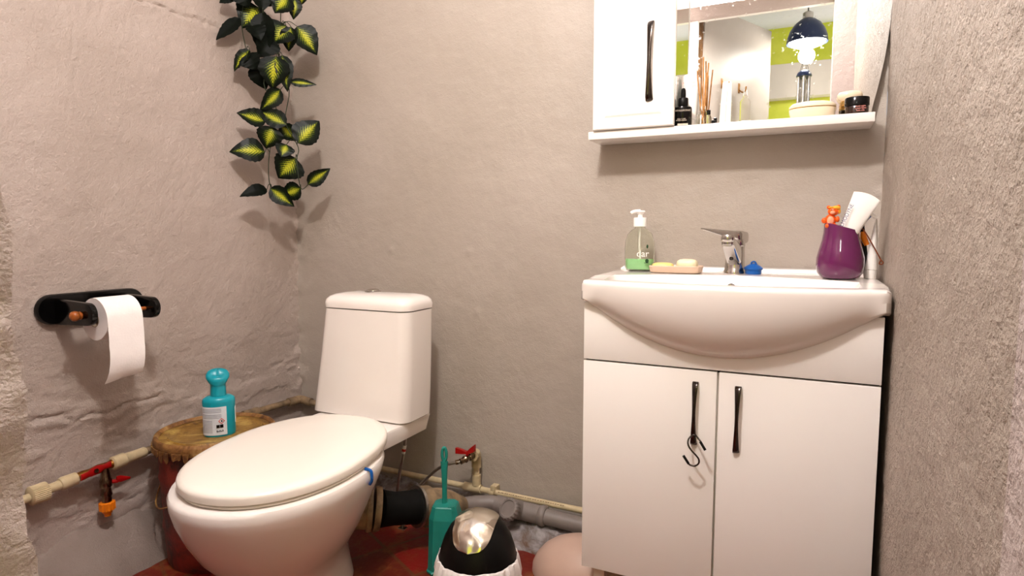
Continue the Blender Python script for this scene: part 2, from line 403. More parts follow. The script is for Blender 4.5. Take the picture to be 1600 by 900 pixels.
# ground-level mortar ridge along the back wall
def ridge():
    nx, ny = 120, 16; bm = B(); rows = []
    for j in range(ny+1):
        row = []
        for i in range(nx+1):
            x = -1.86+(1.86-0.50)*i/nx; t = j/ny; y = YB+0.005-0.19*t
            h = (0.05*(1-t)**0.8+0.012)*(1+0.5*fr(x, y, 0, 9)) + 0.011*fr(x, y, 3, 38, 5)
            if t == 1: h = -0.002
            row.append(bm.verts.new((x, y+0.01*fr(x,y,8,20), max(h, -0.002))))
        rows.append(row)
    for j in range(ny):
        for i in range(nx): bm.faces.new((rows[j][i], rows[j+1][i], rows[j+1][i+1], rows[j][i+1]))
    bmesh.ops.recalc_face_normals(bm, faces=bm.faces); return bm
struct('trim_3', ridge(), 'rubble', smooth=True)
def left_ridge():
    nx, ny = 90, 14; bm = B(); rows = []
    for j in range(ny+1):
        row = []
        for i in range(nx+1):
            y = 0.25+1.68*i/nx; t = j/ny; x = XL-0.005+0.115*t
            h = (0.135*(1-t)**0.9)*(1+0.25*fr(x, y, 0, 5)) + 0.008*fr(x, y, 3, 30, 5)*(1-t)
            if t == 1: h = -0.002
            row.append(bm.verts.new((x+0.01*fr(x,y,8,9), y, max(h, -0.002))))
        rows.append(row)
    for j in range(ny):
        for i in range(nx): bm.faces.new((rows[j][i], rows[j+1][i], rows[j+1][i+1], rows[j][i+1]))
    bmesh.ops.recalc_face_normals(bm, faces=bm.faces); return bm
struct('trim_4', left_ridge(), 'plaster_dirty_dimmed', smooth=True)

# ---------------------------------------------------------------- vanity cabinet
YC = 1.53
van = thing('vanity_cabinet', 'white two-door cabinet with dark handles under the wash basin', 'cabinet', (-0.18, 1.70, 0))
X0, X1 = -0.514, 0.154
bm = box(B(), X0, X1, YC+0.004, 1.90, 0.128, 0.835)
for lx in (X0+0.02, X1-0.05):
    for ly in (YC+0.03, 1.84): box(bm, lx, lx+0.03, ly, ly+0.03, 0, 0.13)
obj('body', bm, 'lam', van, False)
obj('front_panel', box(B(), X0, X1, YC-0.014, YC+0.004, 0.6925, 0.838, 0.0012), 'lam', van)
obj('gap_shadow_strip', box(B(), X0+0.002, X1-0.002, YC+0.001, YC+0.0035, 0.685, 0.695), 'dark', van, False)
def handle(x, yf, zt, zb, parent, mat='smoke', w=0.0065, up=0.016):
    n = 22; rings = []
    for i in range(n+1):
        t = i/n; z = zt+(zb-zt)*t
        ww = w*(0.62+0.75*(abs(t-0.5)*2)**1.6); tw = 0.5*math.sin((t-0.5)*PI)
        y = yf-up*math.sin(PI*min(1, max(0, t))) **0.35 if 0 < t < 1 else yf
        c = Vector((x, y, z)); ux = Vector((math.cos(tw), math.sin(tw)*0.8, 0)); uy = Vector((-math.sin(tw), math.cos(tw), 0))
        pts = []
        for k in range(12):
            a = 2*PI*k/12; pts.append(c+ux*ww*math.cos(a)*1.0+uy*0.0028*math.sin(a))
        rings.append(pts)
    return obj('handle', loft(B(), rings), mat, parent)
for (a, b, hx, zt, zb) in ((X0, -0.1825, -0.231, 0.661, 0.505), (-0.1775, X1, -0.134, 0.660, 0.500)):
    dd = obj('door', box(B(), a, b, YC-0.014, YC+0.004, 0.130, 0.688, 0.0012), 'lam', van)
    handle(hx, YC-0.014, zt, zb, dd)

# S hook hanging on the left handle
sh = thing('s_hook', 'dark metal S-shaped hook with black tips hanging on the left cabinet handle', 'hook', (-0.228, 1.487, 0.462))
px = [(-0.203,0.513),(-0.2085,0.523),(-0.2165,0.531),(-0.227,0.5345),(-0.237,0.530),(-0.2405,0.520),(-0.2375,0.510),(-0.229,0.500),(-0.220,0.4915),(-0.2135,0.482),(-0.214,0.472),(-0.222,0.465),(-0.233,0.4655),(-0.240,0.472),(-0.2465,0.483)]
yy = [1.480,1.482,1.487,1.500,1.493,1.4865,1.483,1.481,1.481,1.482,1.483,1.483,1.482,1.481,1.480]
pts = [(x, y, z) for (x, z), y in zip(px, yy)]
obj('rod', tube(B(), pts, 0.0021, 10, 5), 'smoke', sh)
obj('tip', tube(B(), [(-0.2115,1.482,0.526),(-0.199,1.479,0.508)], 0.0032, 10), 'black', sh)
obj('tip', tube(B(), [(-0.237,1.4815,0.4685),(-0.249,1.4795,0.487)], 0.0032, 10), 'black', sh)

# ---------------------------------------------------------------- wash basin
bas = thing('wash_basin', 'wide white ceramic wash basin on top of the white cabinet', 'sink', (-0.178, 1.70, 0.838))
def basin():
    bm = B(); xa, xb = -0.522, 0.164; n = 64; secs = []
    for i in range(n+1):
        s = i/n; x = xa+(xb-xa)*s; t = 2*s-1
        e = 1-abs(t)**12
        yf = 1.500-0.060*(1-t*t)          # bowed front
        zt = 0.898
        cd = max(0.0, 1-(abs(t)/0.965)**2.05)
        zb = 0.842-0.126*cd               # lower edge of the belly
        ye = 1.535
        r = 0.012
        if abs(t) > 0.975: zt -= 0.006*((abs(t)-0.975)/0.025)**2; yf += 0.014*((abs(t)-0.975)/0.025)**2
        ring = [(ye, zb-0.001)]
        m = 14
        # curve from lower edge forward and up to the front top
        for k in range(m+1):
            a = k/m
            zz = zb+(zt-r-zb)*a
            yy = ye+(yf-ye)*(math.sin(min(1, (a if cd > 0.02 else min(1, a*8))**0.62)*PI/2))
            if cd <= 0.25: # flat apron near the ends
                q = 1-cd/0.25; yy = yy*(1-q)+(ye+(yf-ye)*min(1, a*6))*q
            ring.append((yy, zz))
        for k in range(1, 5):
            a = PI/2*k/4; ring.append((yf+r-r*math.cos(a), zt-r+r*math.sin(a)))
        # inner bowl
        bx = max(0.0, 1-(abs(t)/0.84)**3)
        y1 = yf+0.045; y2 = 1.735-0.145*t*t
        dep = 0.10*bx**0.6 if bx > 0 else 0
        ring.append((y1, zt+0.0005))
        for k in range(1, 12):
            a = k/12; ring.append((y1+(y2-y1)*a, zt-dep*math.sin(PI*a)**0.55+0.006*a))
        ring += [(y2, zt+0.006), (1.76, zt+0.008), (1.885, zt+0.008), (1.89, zt+0.017), (1.905, zt+0.02), (1.912, zt+0.016), (1.912, 0.842), (1.60, 0.842)]
        secs.append([Vector((x, y, z)) for y, z in ring])
    loft(bm, secs, cap=True); return bm
obj('bowl', basin(), 'cer', bas)
obj('overflow_ring', lathe(B(), [(0.004,0),(0.011,0.001),(0.012,0.003),(0.009,0.0045),(0.004,0.003)], (-0.178,1.722,0.872), (0,-1,0.35), 20), 'chrome', bas)

# faucet
fa = thing('basin_faucet', 'chrome single-lever mixer tap standing on the basin', 'faucet', (-0.180, 1.815, 0.906))
obj('base', lathe(B(), [(0.030,0),(0.030,0.004),(0.027,0.010),(0.0255,0.03),(0.0245,0.072),(0.0245,0.074),(0.002,0.0742)], (-0.180,1.815,0.906), seg=28), 'chrome', fa)
obj('cartridge_body', lathe(B(), [(0.0245,0.074),(0.0255,0.076),(0.0255,0.088),(0.024,0.092),(0.012,0.094)], (-0.180,1.815,0.906), seg=28), 'chrome', fa)
rings = []
for t in np.linspace(0, 1, 14):
    x = -0.156-0.104*t; z = 1.004+0.024*t; y = 1.820-0.070*t
    w = 0.0235*(1-t)+0.0095*t; h = 0.0150*(1-t)**1.3+0.0030
    if t > 0.95: w *= 0.8; h *= 0.7
    if t < 0.05: w *= 0.9; h *= 0.85
    dx = Vector((0.35, 0.93, 0))
    rings.append([Vector((x, y, z))+dx*w*math.copysign(abs(math.cos(a))**0.7, math.cos(a))+Vector((0,0,h*math.copysign(abs(math.sin(a))**0.7, math.sin(a)))) for a in np.linspace(0, 2*PI, 20, endpoint=False)])
obj('lever', loft(B(), rings), 'chrome', fa)
rings = []
for t in np.linspace(0, 1, 12):
    y = 1.805-0.105*t; x = -0.180-0.008*t; w = 0.0200-0.0035*t
    zt_ = 0.985+0.024*t**0.8; zb_ = 0.922+0.060*t**1.05
    if t > 0.93: w *= 0.85
    cz, hz = (zt_+zb_)/2, (zt_-zb_)/2
    rings.append([Vector((x+w*math.copysign(abs(math.cos(a))**0.55, math.cos(a)), y, cz+hz*math.copysign(abs(math.sin(a))**0.55, math.sin(a)))) for a in np.linspace(0, 2*PI, 24, endpoint=False)])
obj('spout', loft(B(), rings), 'chrome', fa)
obj('aerator', lathe(B(), [(0.0150,0.022),(0.0172,0.018),(0.0168,0.006),(0.0150,0.004),(0.0155,0),(0.0145,-0.004),(0.013,-0.005),(0.012,-0.001)], (-0.188,1.700,0.990), seg=28), 'chrome', fa)
obj('screw_cap', lathe(B(), [(0.0055,-0.002),(0.0055,0.0015),(0.004,0.002),(0.0035,0.0005)], (-0.1835,1.757,0.9475), (0,-0.5,-0.87), seg=16), 'smoke', fa)

# blue plug container
pl = thing('blue_basin_plug', 'small blue rubber basin plug lying beside the tap', 'plug', (-0.130, 1.79, 0.906))
obj('body', lathe(B(), [(0.019,0),(0.021,0.002),(0.021,0.011),(0.024,0.013),(0.0245,0.017),(0.018,0.022),(0.009,0.027),(0.004,0.029)], (-0.130,1.79,0.906), seg=28), 'blue', pl)
obj('loop', tube(B(), [(-0.135,1.785,0.932),(-0.134,1.783,0.938),(-0.127,1.783,0.940),(-0.123,1.785,0.934),(-0.122,1.786,0.930)], 0.0022, 8, 4), 'blue', pl)

# soap dish with two soap bars
sd = obj('soap_dish', None or loft(B(), [rrect(-0.330,1.765,0.906,0.062,0.028,0.014), rrect(-0.330,1.765,0.908,0.068,0.032,0.016), rrect(-0.330,1.765,0.924,0.072,0.036,0.018), rrect(-0.330,1.765,0.926,0.0705,0.0345,0.017), rrect(-0.330,1.765,0.924,0.069,0.033,0.016), rrect(-0.330,1.765,0.912,0.066,0.030,0.015)]), 'tray')
tag(sd, 'flat pinkish beige soap dish between the soap dispenser and the tap', 'soap dish')
def soap(c, hx, hy, h, rz, mat, lab):
    bm = B(); rings = []
    for k, (f, zz) in enumerate([(0.72,0),(0.93,0.12),(1,0.35),(1,0.6),(0.93,0.82),(0.72,0.95),(0.4,1.0)]):
        rings.append([Vector((math.copysign(abs(math.cos(a))**0.7, math.cos(a))*hx*f, math.copysign(abs(math.sin(a))**0.7, math.sin(a))*hy*f, zz*h)) for a in np.linspace(0, 2*PI, 28, endpoint=False)])
    loft(bm, rings); bmesh.ops.rotate(bm, verts=bm.verts, cent=(0,0,0), matrix=Matrix.Rotation(rz, 3, 'Z')); bmesh.ops.translate(bm, verts=bm.verts, vec=c)
    tag(obj('soap_bar', bm, mat), lab, 'soap')
soap((-0.367,1.765,0.9125), 0.030, 0.020, 0.021, 0.1, 'soapy', 'thin yellow bar of soap on the left of the soap dish')
soap((-0.300,1.765,0.9125), 0.0285, 0.021, 0.032, -0.15, 'soapw', 'thick cream bar of soap on the right of the soap dish')

# liquid soap dispenser
dp = thing('soap_dispenser', 'clear pump bottle with green liquid soap and white pump at the basin left', 'soap dispenser', (-0.440, 1.790, 0.906))
prof = [(0.030,0.0),(0.0385,0.003),(0.0425,0.012),(0.0435,0.03),(0.0438,0.06),(0.042,0.088),(0.036,0.107),(0.024,0.119),(0.0155,0.123),(0.0145,0.132)]
c = (-0.440,1.790,0.906)
inner = [(r-0.0018, h) for r, h in reversed(prof[1:])]
obj('bottle', lathe(B(), prof+[(0.0127,0.132)]+inner+[(0.02,0.0035)], c, seg=40, sy=0.62), 'clear', dp)
obj('liquid', lathe(B(), [(0.028,0.0045),(0.0365,0.006),(0.040,0.013),(0.0411,0.03),(0.0412,0.036)], c, seg=40, sy=0.60), 'liquid', dp, label='pale green liquid soap')
obj('collar', lathe(B(), [(0.0175,0.128),(0.0185,0.129),(0.0185,0.153),(0.0175,0.1545),(0.007,0.155),(0.0062,0.166)], c, seg=28), 'white', dp)
bm = lathe(B(), [(0.0062,0.162),(0.012,0.1685),(0.015,0.171),(0.012,0.1745),(0.003,0.1755)], c, seg=24)
tube(bm, [(-0.440,1.790,1.0785),(-0.457,1.786,1.078),(-0.466,1.784,1.0735)], [0.006,0.0042], 10, 4)
obj('pump_head', bm, 'white', dp)
obj('dip_tube', tube(B(), [(-0.440,1.79,1.033),(-0.441,1.79,0.98),(-0.434,1.79,0.915)], 0.003, 10, 4), 'white', dp)
text('lettering', 'dar', 0.027, (-0.424,1.7615,0.957), (1,0,0), (0,0,1), 'white', dp)
obj('leaf_emblem', ball(B(), (-0.412,1.764,0.937), 0.005, 1, 0.15, 1.2), 'printgreen', dp)
obj('emblem_line', box(B(), -0.420,-0.406,1.7635,1.7642,0.9305,0.932), 'printgreen', dp)
obj('small_emblem', ball(B(), (-0.412,1.7655,0.978), 0.0035, 0.8, 0.15, 1.6), 'printgreen', dp)

# purple tumbler and what it holds
cup = thing('toothbrush_tumbler', 'glossy dark purple round-bellied tumbler in the basin right corner', 'tumbler', (0.073, 1.72, 0.906))
cc = Vector((0.073,1.72,0.906))
prf = [(0.036,0.0),(0.043,0.003),(0.050,0.014),(0.0535,0.032),(0.0530,0.050),(0.0485,0.070),(0.0425,0.092),(0.0395,0.112),(0.0385,0.136)]
def cupring(r, h, k):
    a = 2*PI*k/40; x = math.cos(a); t = h/0.136
    return cc+Vector((r*x, r*math.sin(a), h - 0.020*max(0, t-0.7)/0.3*(x*0.5+0.5)))
rings = [[cupring(r, h, k) for k in range(40)] for r, h in prf] + [[cupring(r-0.004, h, k) for k in range(40)] for r, h in [(0.0395,0.1375)]+list(reversed(prf[1:]))]
obj('body', loft(B(), rings), 'purple', cup)
# toothpaste tube leaning in the tumbler
def tube_pack(bm, a, b, wa, wb, wdir, th):
    """crimped tube: round at a, flat wide at b"""
    a, b = Vector(a), Vector(b); d = (b-a).normalized(); wdir = Vector(wdir); wdir = (wdir-d*wdir.dot(d)).normalized(); n = d.cross(wdir)
    rings = []
    for i in range(15):
        t = i/14; W = wa+(wb-wa)*t; T = th*(1-t)**0.7+0.0012
        c = a+(b-a)*t
        rings.append([c+wdir*W*math.cos(q)+n*T*math.sin(q)+d*(0.006*(1-math.cos(q)**2) if i == 14 else 0) for q in np.linspace(0, 2*PI, 24, endpoint=False)])
    return loft(bm, rings)
tp = thing('toothpaste_tube', 'white toothpaste tube with blue lettering leaning out of the purple tumbler', 'toothpaste', (0.062, 1.70, 0.955))
obj('tube', tube_pack(B(), (0.070,1.715,0.975), (0.1215,1.690,1.103), 0.0155, 0.0300, (0.9,-0.1,-0.42), 0.016), 'white', tp)
dvec = Vector((0.0575,-0.015,0.142)).normalized()
text('lettering', 'ELMODYNE', 0.0118, (0.0800,1.6850,1.056), dvec, Vector((-0.9,0.15,0.36)), 'printblue', tp)
obj('cap', tube(B(), [(0.0675,1.7156,0.969),(0.0695,1.7154,0.9755)], 0.011, 16), 'white', tp)
# orange figure handle
fg = thing('orange_animal_toothbrush', 'toothbrush with a small orange animal figure looking over the tumbler rim', 'toothbrush', (0.050, 1.715, 0.930))
obj('handle', tube(B(), [(0.058,1.722,0.925),(0.048,1.715,1.035)], 0.004, 8), 'orangetoy', fg)
bm = ball(B(), (0.0480,1.707,1.048), 0.0125, 1, 0.8, 1.2); ball(bm, (0.0530,1.705,1.069), 0.0118, 1.05, 0.9, 0.95)
for q in ((-0.0105,0.010),(0.0105,0.0115)): ball(bm, (0.053+q[0],1.705,1.069+q[1]), 0.0045)
ball(bm, (0.034,1.702,1.047), 0.0052, 1.2, 1, 1.4); ball(bm, (0.0625,1.702,1.050), 0.005, 1, 1, 1.5); ball(bm, (0.042,1.70,1.034), 0.006); ball(bm, (0.056,1.70,1.034), 0.006)
obj('body', bm, 'orangetoy', fg)
obj('belly', ball(B(), (0.0475,1.6985,1.047), 0.0078, 1, 0.4, 1.25), 'peach', fg, label='pale peach belly')
obj('muzzle', ball(B(), (0.0515,1.6955,1.066), 0.0052, 1.1, 0.7, 0.8), 'peach', fg, label='pale peach muzzle')
bm = ball(B(), (0.0590,1.7025,1.0775), 0.0075, 1.3, 0.9, 0.7); ball(bm, (0.0655,1.704,1.069), 0.004, 0.9, 0.9, 1.6); ball(bm, (0.047,1.7,1.0785), 0.004, 1.4, 0.9, 0.6); obj('hair', bm, 'yellowtoy', fg)
bm = ball(B(), (0.0490,1.6945,1.0725), 0.0011); ball(bm, (0.0555,1.6945,1.0735), 0.0011); obj('eyes', bm, 'black', fg)
# blue razor
rz = thing('blue_razor', 'blue and white razor sticking out behind the toothpaste tube', 'razor', (0.095, 1.735, 0.94))
obj('handle', tube(B(), [(0.080,1.735,0.94),(0.110,1.722,1.028),(0.131,1.712,1.062)], [0.004,0.006,0.0066], 10, 4), 'blue', rz)
obj('head', tube(B(), [(0.131,1.710,1.062),(0.146,1.712,1.052)], 0.0042, 10), 'white', rz)
# black and orange brush beside the tumbler
ob = thing('small_brush', 'small black brush with an orange grip hanging beside the purple tumbler', 'brush', (0.125, 1.745, 0.906))
obj('stem', tube(B(), [(0.137,1.752,0.907),(0.128,1.747,0.96),(0.118,1.744,1.036)], [0.005,0.006,0.005], 10, 4), 'black', ob)
obj('grip', tube(B(), [(0.1205,1.738,1.020),(0.1225,1.737,1.005),(0.1300,1.739,0.988)], [0.0055,0.0075,0.006], 10, 4), 'orange', ob)
# white tubes standing on their caps in the corner
def std_tube(name, lab, x, y, lean, wdir, print_m):
    t = thing(name, lab, 'tube', (x, y, 0.906))
    obj('cap', lathe(B(), [(0.0125,0),(0.0132,0.001),(0.0128,0.021),(0.011,0.022)], (x,y,0.906), (lean[0],lean[1],1), 20), 'white', t)
    l = Vector((lean[0], lean[1], 1)); a = Vector((x,y,0.906))+l*0.022
    obj('tube', tube_pack(B(), a, Vector((x,y,0.906))+l*0.142, 0.0125, 0.0165, wdir, 0.0125), 'white', t)
    if print_m:
        d = l.normalized(); wd = Vector(wdir); wd = (wd-d*wd.dot(d)).normalized(); n = d.cross(wd)
        if n.y > 0: n = -n
        obj('printed_band', tube_pack(B(), a+d*0.004+n*0.001+wd*0.008, Vector((x,y,0.906))+l*0.120+n*0.001+wd*0.010, 0.0052, 0.0035, wdir, 0.0118), print_m, t)
    return t
std_tube('cream_tube', 'upright white cream tube standing on its cap in the wall corner', 0.140, 1.742, (0.055, 0.02), (0.12,1,0), None)
st2 = thing('slim_white_toothbrush', 'slim white toothbrush leaning between the tumbler and the upright tube', 'toothbrush', (0.128, 1.768, 0.906))
obj('handle', tube(B(), [(0.1345,1.768,0.909),(0.122,1.766,0.960),(0.106,1.762,1.03)], [0.0058,0.0065,0.004], 10, 4), 'white', st2)
wi = tube(B(), [(0.100,1.722,1.040),(0.108,1.712,1.036),(0.123,1.704,1.018),(0.141,1.70,0.985),(0.1575,1.70,0.954),(0.1625,1.70,0.948),(0.1605,1.70,0.9435),(0.1545,1.70,0.9445),(0.1575,1.70,0.953)], 0.0015, 8, 4)
tag(obj('copper_wire', wi, 'copper'), 'bent copper wire with a loop hanging over the tumbler rim by the wall', 'wire')

# ---------------------------------------------------------------- mirror cabinet
mc = thing('mirror_cabinet', 'white wall cabinet with mirror and shelf above the basin', 'mirror cabinet', (-0.22, 1.85, 1.29))
ZT = 1.92
obj('shelf', box(B(), -0.600, 0.1375, 1.790, 1.915, 1.2905, 1.3135, 0.0015), 'lam', mc)
obj('body', box(B(), -0.5815, -0.352, 1.797, 1.915, 1.3135, ZT, 0.001), 'lam', mc)
bm = B(); ring0 = [(-0.584,1.315),(-0.349,1.315),(-0.349,ZT),(-0.584,ZT)]
def inset_panel(bm, x0, x1, z0, z1, yb, yf, levels):
    rings = [[(x0,yb,z0),(x1,yb,z0),(x1,yb,z1),(x0,yb,z1)]]
    for ins, y in levels: rings.append([(x0+ins,y,z0+ins),(x1-ins,y,z0+ins),(x1-ins,y,z1-ins),(x0+ins,y,z1-ins)])
    return loft(bm, [[Vector(p) for p in r] for r in rings])
mdoor = obj('door', inset_panel(bm, -0.584, -0.3495, 1.315, ZT, 1.7965, 1.78, [(0.0,1.783),(0.003,1.780),(0.022,1.780),(0.027,1.7835),(0.034,1.7835),(0.040,1.7805)]), 'lam', mc, smooth=False)
handle(-0.4175, 1.781, 1.603, 1.385, mdoor, 'smoke', 0.0085, 0.018)
obj('side_mirror', box(B(), -0.352, -0.3505, 1.799, 1.893, 1.3137, ZT), 'mirror', mc, False)
edge = [(0.1375,1.3135),(0.1375,1.338),(0.149,1.396),(0.160,1.464),(0.1675,1.537),(0.1705,1.604),(0.1705,1.70),(0.165,1.80),(0.155,ZT)]
ec = catmull([(x,0,z) for x, z in edge], 5)
out = [(-0.352,1.3137)]+[(p.x, p.z) for p in ec]+[(-0.352,ZT)]
bm = loft(B(), [[Vector((x,1.899,z)) for x, z in out], [Vector((x,1.893,z)) for x, z in out]])
obj('mirror', bm, 'mirror', mc, False)

# dropper bottle
c = (-0.333,1.828,1.3135)
db = thing('dropper_bottle', 'black serum bottle with a rubber dropper at the shelf left beside the cabinet', 'bottle', c)
obj('bottle', lathe(B(), [(0.023,0),(0.0245,0.002),(0.0245,0.050),(0.0235,0.0545),(0.018,0.0575),(0.010,0.059)], c, seg=32), 'gloss_black', db)
obj('collar', lathe(B(), [(0.0132,0.059),(0.0138,0.060),(0.0138,0.079),(0.0125,0.081),(0.005,0.0815)], c, seg=28), 'black', db)
obj('dropper_bulb', lathe(B(), [(0.0068,0.081),(0.0072,0.090),(0.0066,0.102),(0.005,0.107),(0.002,0.109)], c, seg=20), 'rubber', db)
vd = Vector((-c[0]*1.0, -c[1], 0)).normalized(); xd = Vector((-vd.y, vd.x, 0))
if xd.x < 0: xd = -xd
text('lettering', 'HYALURONIC', 0.0068, Vector(c)+vd*0.0248+Vector((0,0,0.043)), xd, (0,0,1), 'printlight', db)
text('lettering', 'DAILY CARE\nHYDRO SERUM', 0.0042, Vector(c)+vd*0.0248+xd*-0.004+Vector((0,0,0.018)), xd, (0,0,1), 'printlight', db)
bm = B(); rotp = Vector(c)+vd*0.0243
loft(bm, [[rotp+xd*a+Vector((0,0,b)) for a, b in ((-0.014,0.003),(0.014,0.003),(0.014,0.0075),(-0.014,0.0075))], [rotp+vd*0.0006+xd*a+Vector((0,0,b)) for a, b in ((-0.014,0.003),(0.014,0.003),(0.014,0.0075),(-0.014,0.0075))]])
obj('label_strip', bm, 'printlight', db)
# white face cream tube behind
ct = thing('face_cream_tube', 'white cream tube with pink lettering standing behind the black dropper bottle', 'tube', (-0.320,1.866,1.3135))
obj('cap', lathe(B(), [(0.016,0),(0.0165,0.001),(0.0165,0.024),(0.015,0.025)], (-0.320,1.866,1.3135), seg=24), 'white', ct)
obj('tube', tube_pack(B(), (-0.320,1.866,1.3380), (-0.324,1.872,1.4640), 0.0175, 0.0245, (1,0.1,0), 0.0150), 'white', ct)
text('lettering', 'AVELINE', 0.0095, (-0.3235,1.8565,1.442), (1,0.08,0), (0,0.12,1), 'printpink', ct)
text('lettering', 'hydrance', 0.0062, (-0.3225,1.8550,1.430), (1,0.08,0), (0,0.12,1), 'printgrey', ct)
# reed diffuser
rd = thing('reed_diffuser', 'clear glass reed diffuser with wooden sticks leaning up at the shelf left', 'diffuser', (-0.283,1.858,1.3135))
c = (-0.283,1.858,1.3135)
obj('bottle', lathe(B(), [(0.014,0),(0.0165,0.002),(0.017,0.008),(0.0165,0.036),(0.011,0.044),(0.008,0.048),(0.008,0.056),(0.0095,0.058),(0.0075,0.058),(0.006,0.05),(0.0145,0.034),(0.0145,0.006)], c, seg=28), 'glass', rd)
for i, (dx, dy, zt) in enumerate(((-0.004,0.012,1.512),(0.013,-0.006,1.490),(0.004,0.018,1.470),(-0.020,0.004,1.475))):
    obj('reed', tube(B(), [(c[0]-dx*0.12,c[1]-dy*0.12,1.318),(c[0]+dx*0.35,c[1]+dy*0.35,1.372),(c[0]+dx*1.0,c[1]+dy*1.0,zt)], 0.0019, 8), 'reed', rd)
# small bottle with a black cap
sb = thing('small_sample_bottle', 'tiny clear bottle with a black cap in front of the reed diffuser', 'bottle', (-0.262,1.822,1.3135))
obj('bottle', lathe(B(), [(0.006,0),(0.007,0.001),(0.007,0.026),(0.004,0.030)], (-0.2625,1.826,1.3135), seg=20), 'glass', sb)
bm = lathe(B(), [(0.0048,0.029),(0.005,0.030),(0.005,0.042),(0.003,0.043)], (-0.2625,1.826,1.3135), seg=16); obj('cap', bm, 'black', sb)
bc = obj('black_cap', lathe(B(), [(0.0055,0),(0.006,0.001),(0.006,0.012),(0.004,0.013)], (-0.2485,1.822,1.3135), seg=18), 'black')
tag(bc, 'small loose black cap right of the reed diffuser', 'cap')
# cream jar (wide, lidded)
c = (-0.003,1.845,1.3135)
cj = thing('wide_cream_jar', 'wide low cream coloured jar in the middle right of the shelf', 'jar', c)
obj('jar', lathe(B(), [(0.034,0),(0.045,0.002),(0.053,0.010),(0.056,0.022),(0.056,0.027),(0.0545,0.0275)], c, seg=48, sy=0.62), 'cream', cj)
obj('rim', lathe(B(), [(0.0548,0.0272),(0.0558,0.028),(0.0558,0.0292),(0.0548,0.0296)], c, seg=48, sy=0.62), 'gold', cj)
obj('lid', lathe(B(), [(0.0552,0.0296),(0.0562,0.031),(0.0555,0.035),(0.049,0.041),(0.036,0.0445),(0.015,0.046),(0.002,0.0462)], c, seg=48, sy=0.62), 'cream', cj)
# amber jar
c = (0.0985,1.822,1.3135)
aj = thing('dark_amber_jar', 'dark amber jar with a black lid at the shelf right end', 'jar', c)
obj('jar', lathe(B(), [(0.024,0),(0.0265,0.002),(0.0268,0.018),(0.025,0.0215)], c, seg=40, sy=0.9), 'amber', aj)
obj('lid', lathe(B(), [(0.0270,0.0218),(0.0280,0.0226),(0.0280,0.0405),(0.0268,0.0425),(0.004,0.043)], c, seg=40, sy=0.9), 'gloss_black', aj)
vd = Vector((-c[0], -c[1], 0)).normalized(); xd = Vector((-vd.y, vd.x, 0)); xd = xd if xd.x > 0 else -xd
text('lettering', 'facial night\ncream balm\nwith oils', 0.0052, Vector(c)+vd*0.0247+xd*0.008+Vector((0,0,0.0125)), xd, (0,0,1), 'printpink', aj)
# white capped gold jar
c = (0.0920,1.872,1.3135)
gj = thing('gold_cream_jar', 'tall gold jar with a rounded white lid behind the dark amber jar', 'jar', c)
obj('jar', lathe(B(), [(0.028,0),(0.031,0.002),(0.031,0.020),(0.029,0.022)], c, seg=36, sy=0.65), 'glass', gj)
obj('collar', lathe(B(), [(0.029,0.021),(0.031,0.023),(0.031,0.042),(0.028,0.045)], c, seg=36, sy=0.65), 'gold', gj)
obj('lid', lathe(B(), [(0.020,0.045),(0.0255,0.050),(0.0295,0.056),(0.0295,0.062),(0.026,0.067),(0.015,0.070),(0.002,0.071)], (c[0]-0.008,c[1],c[2]), seg=36, sy=0.65), 'cream', gj)

# ---------------------------------------------------------------- toilet
AX, AY, ROT = -1.229, 1.211, 0.18
def egg(w, bf, bb, n, z, yc=AY, N=56, cx=AX):
    out = []
    for i in range(N):
        t = 2*PI*i/N; c, s = math.cos(t), math.sin(t)
        if s < 0: x, y = w*math.copysign(abs(c)**(2/2.15), c), -bf*abs(s)**(2/2.15)
        else: x, y = w*math.copysign(abs(c)**(2/n), c), bb*abs(s)**(2/n)
        # back is narrower than the middle
        if y > 0: x *= 1-0.27*(y/bb)**2.2
        X = x*math.cos(ROT)-y*math.sin(ROT); Y = x*math.sin(ROT)+y*math.cos(ROT)
        out.append(Vector((cx+X, yc+Y, z)))
    return out
to = thing('toilet', 'white close-coupled ceramic toilet with its lid closed', 'toilet', (AX, 1.28, 0))
bowl = []
for z, w, bf, bb, yc, cx in ((0.0,0.120,0.16,0.21,1.25,-1.262),(0.012,0.118,0.158,0.208,1.25,-1.262),(0.05,0.108,0.160,0.205,1.25,-1.262),(0.10,0.112,0.180,0.200,1.24,-1.260),(0.16,0.146,0.215,0.185,1.225,-1.256),(0.22,0.184,0.255,0.190,1.215,-1.252),(0.28,0.208,0.288,0.200,1.211,-1.246),(0.33,0.224,0.310,0.222,1.208,-1.240),(0.372,0.235,0.322,0.256,1.206,-1.235),(0.394,0.237,0.324,0.270,1.206,-1.235),(0.402,0.233,0.320,0.267,1.206,-1.235),(0.406,0.222,0.31,0.257,1.206,-1.235)):
    bowl.append(egg(w, bf, bb, 3.0, z, yc, cx=cx))
bm = loft(B(), bowl)
# deck carrying the cistern
dk = []
for z, hx, y0, y1 in ((0.300,0.08,1.44,1.60),(0.325,0.120,1.40,1.72),(0.348,0.162,1.35,1.772),(0.396,0.172,1.33,1.78),(0.403,0.168,1.335,1.776)):
    dk.append(rrect(-1.318, (y0+y1)/2, z, hx, (y1-y0)/2, 0.03))
b2 = loft(B(), dk); me = bpy.data.meshes.new('x'); b2.to_mesh(me); b2.free(); bm.from_mesh(me)
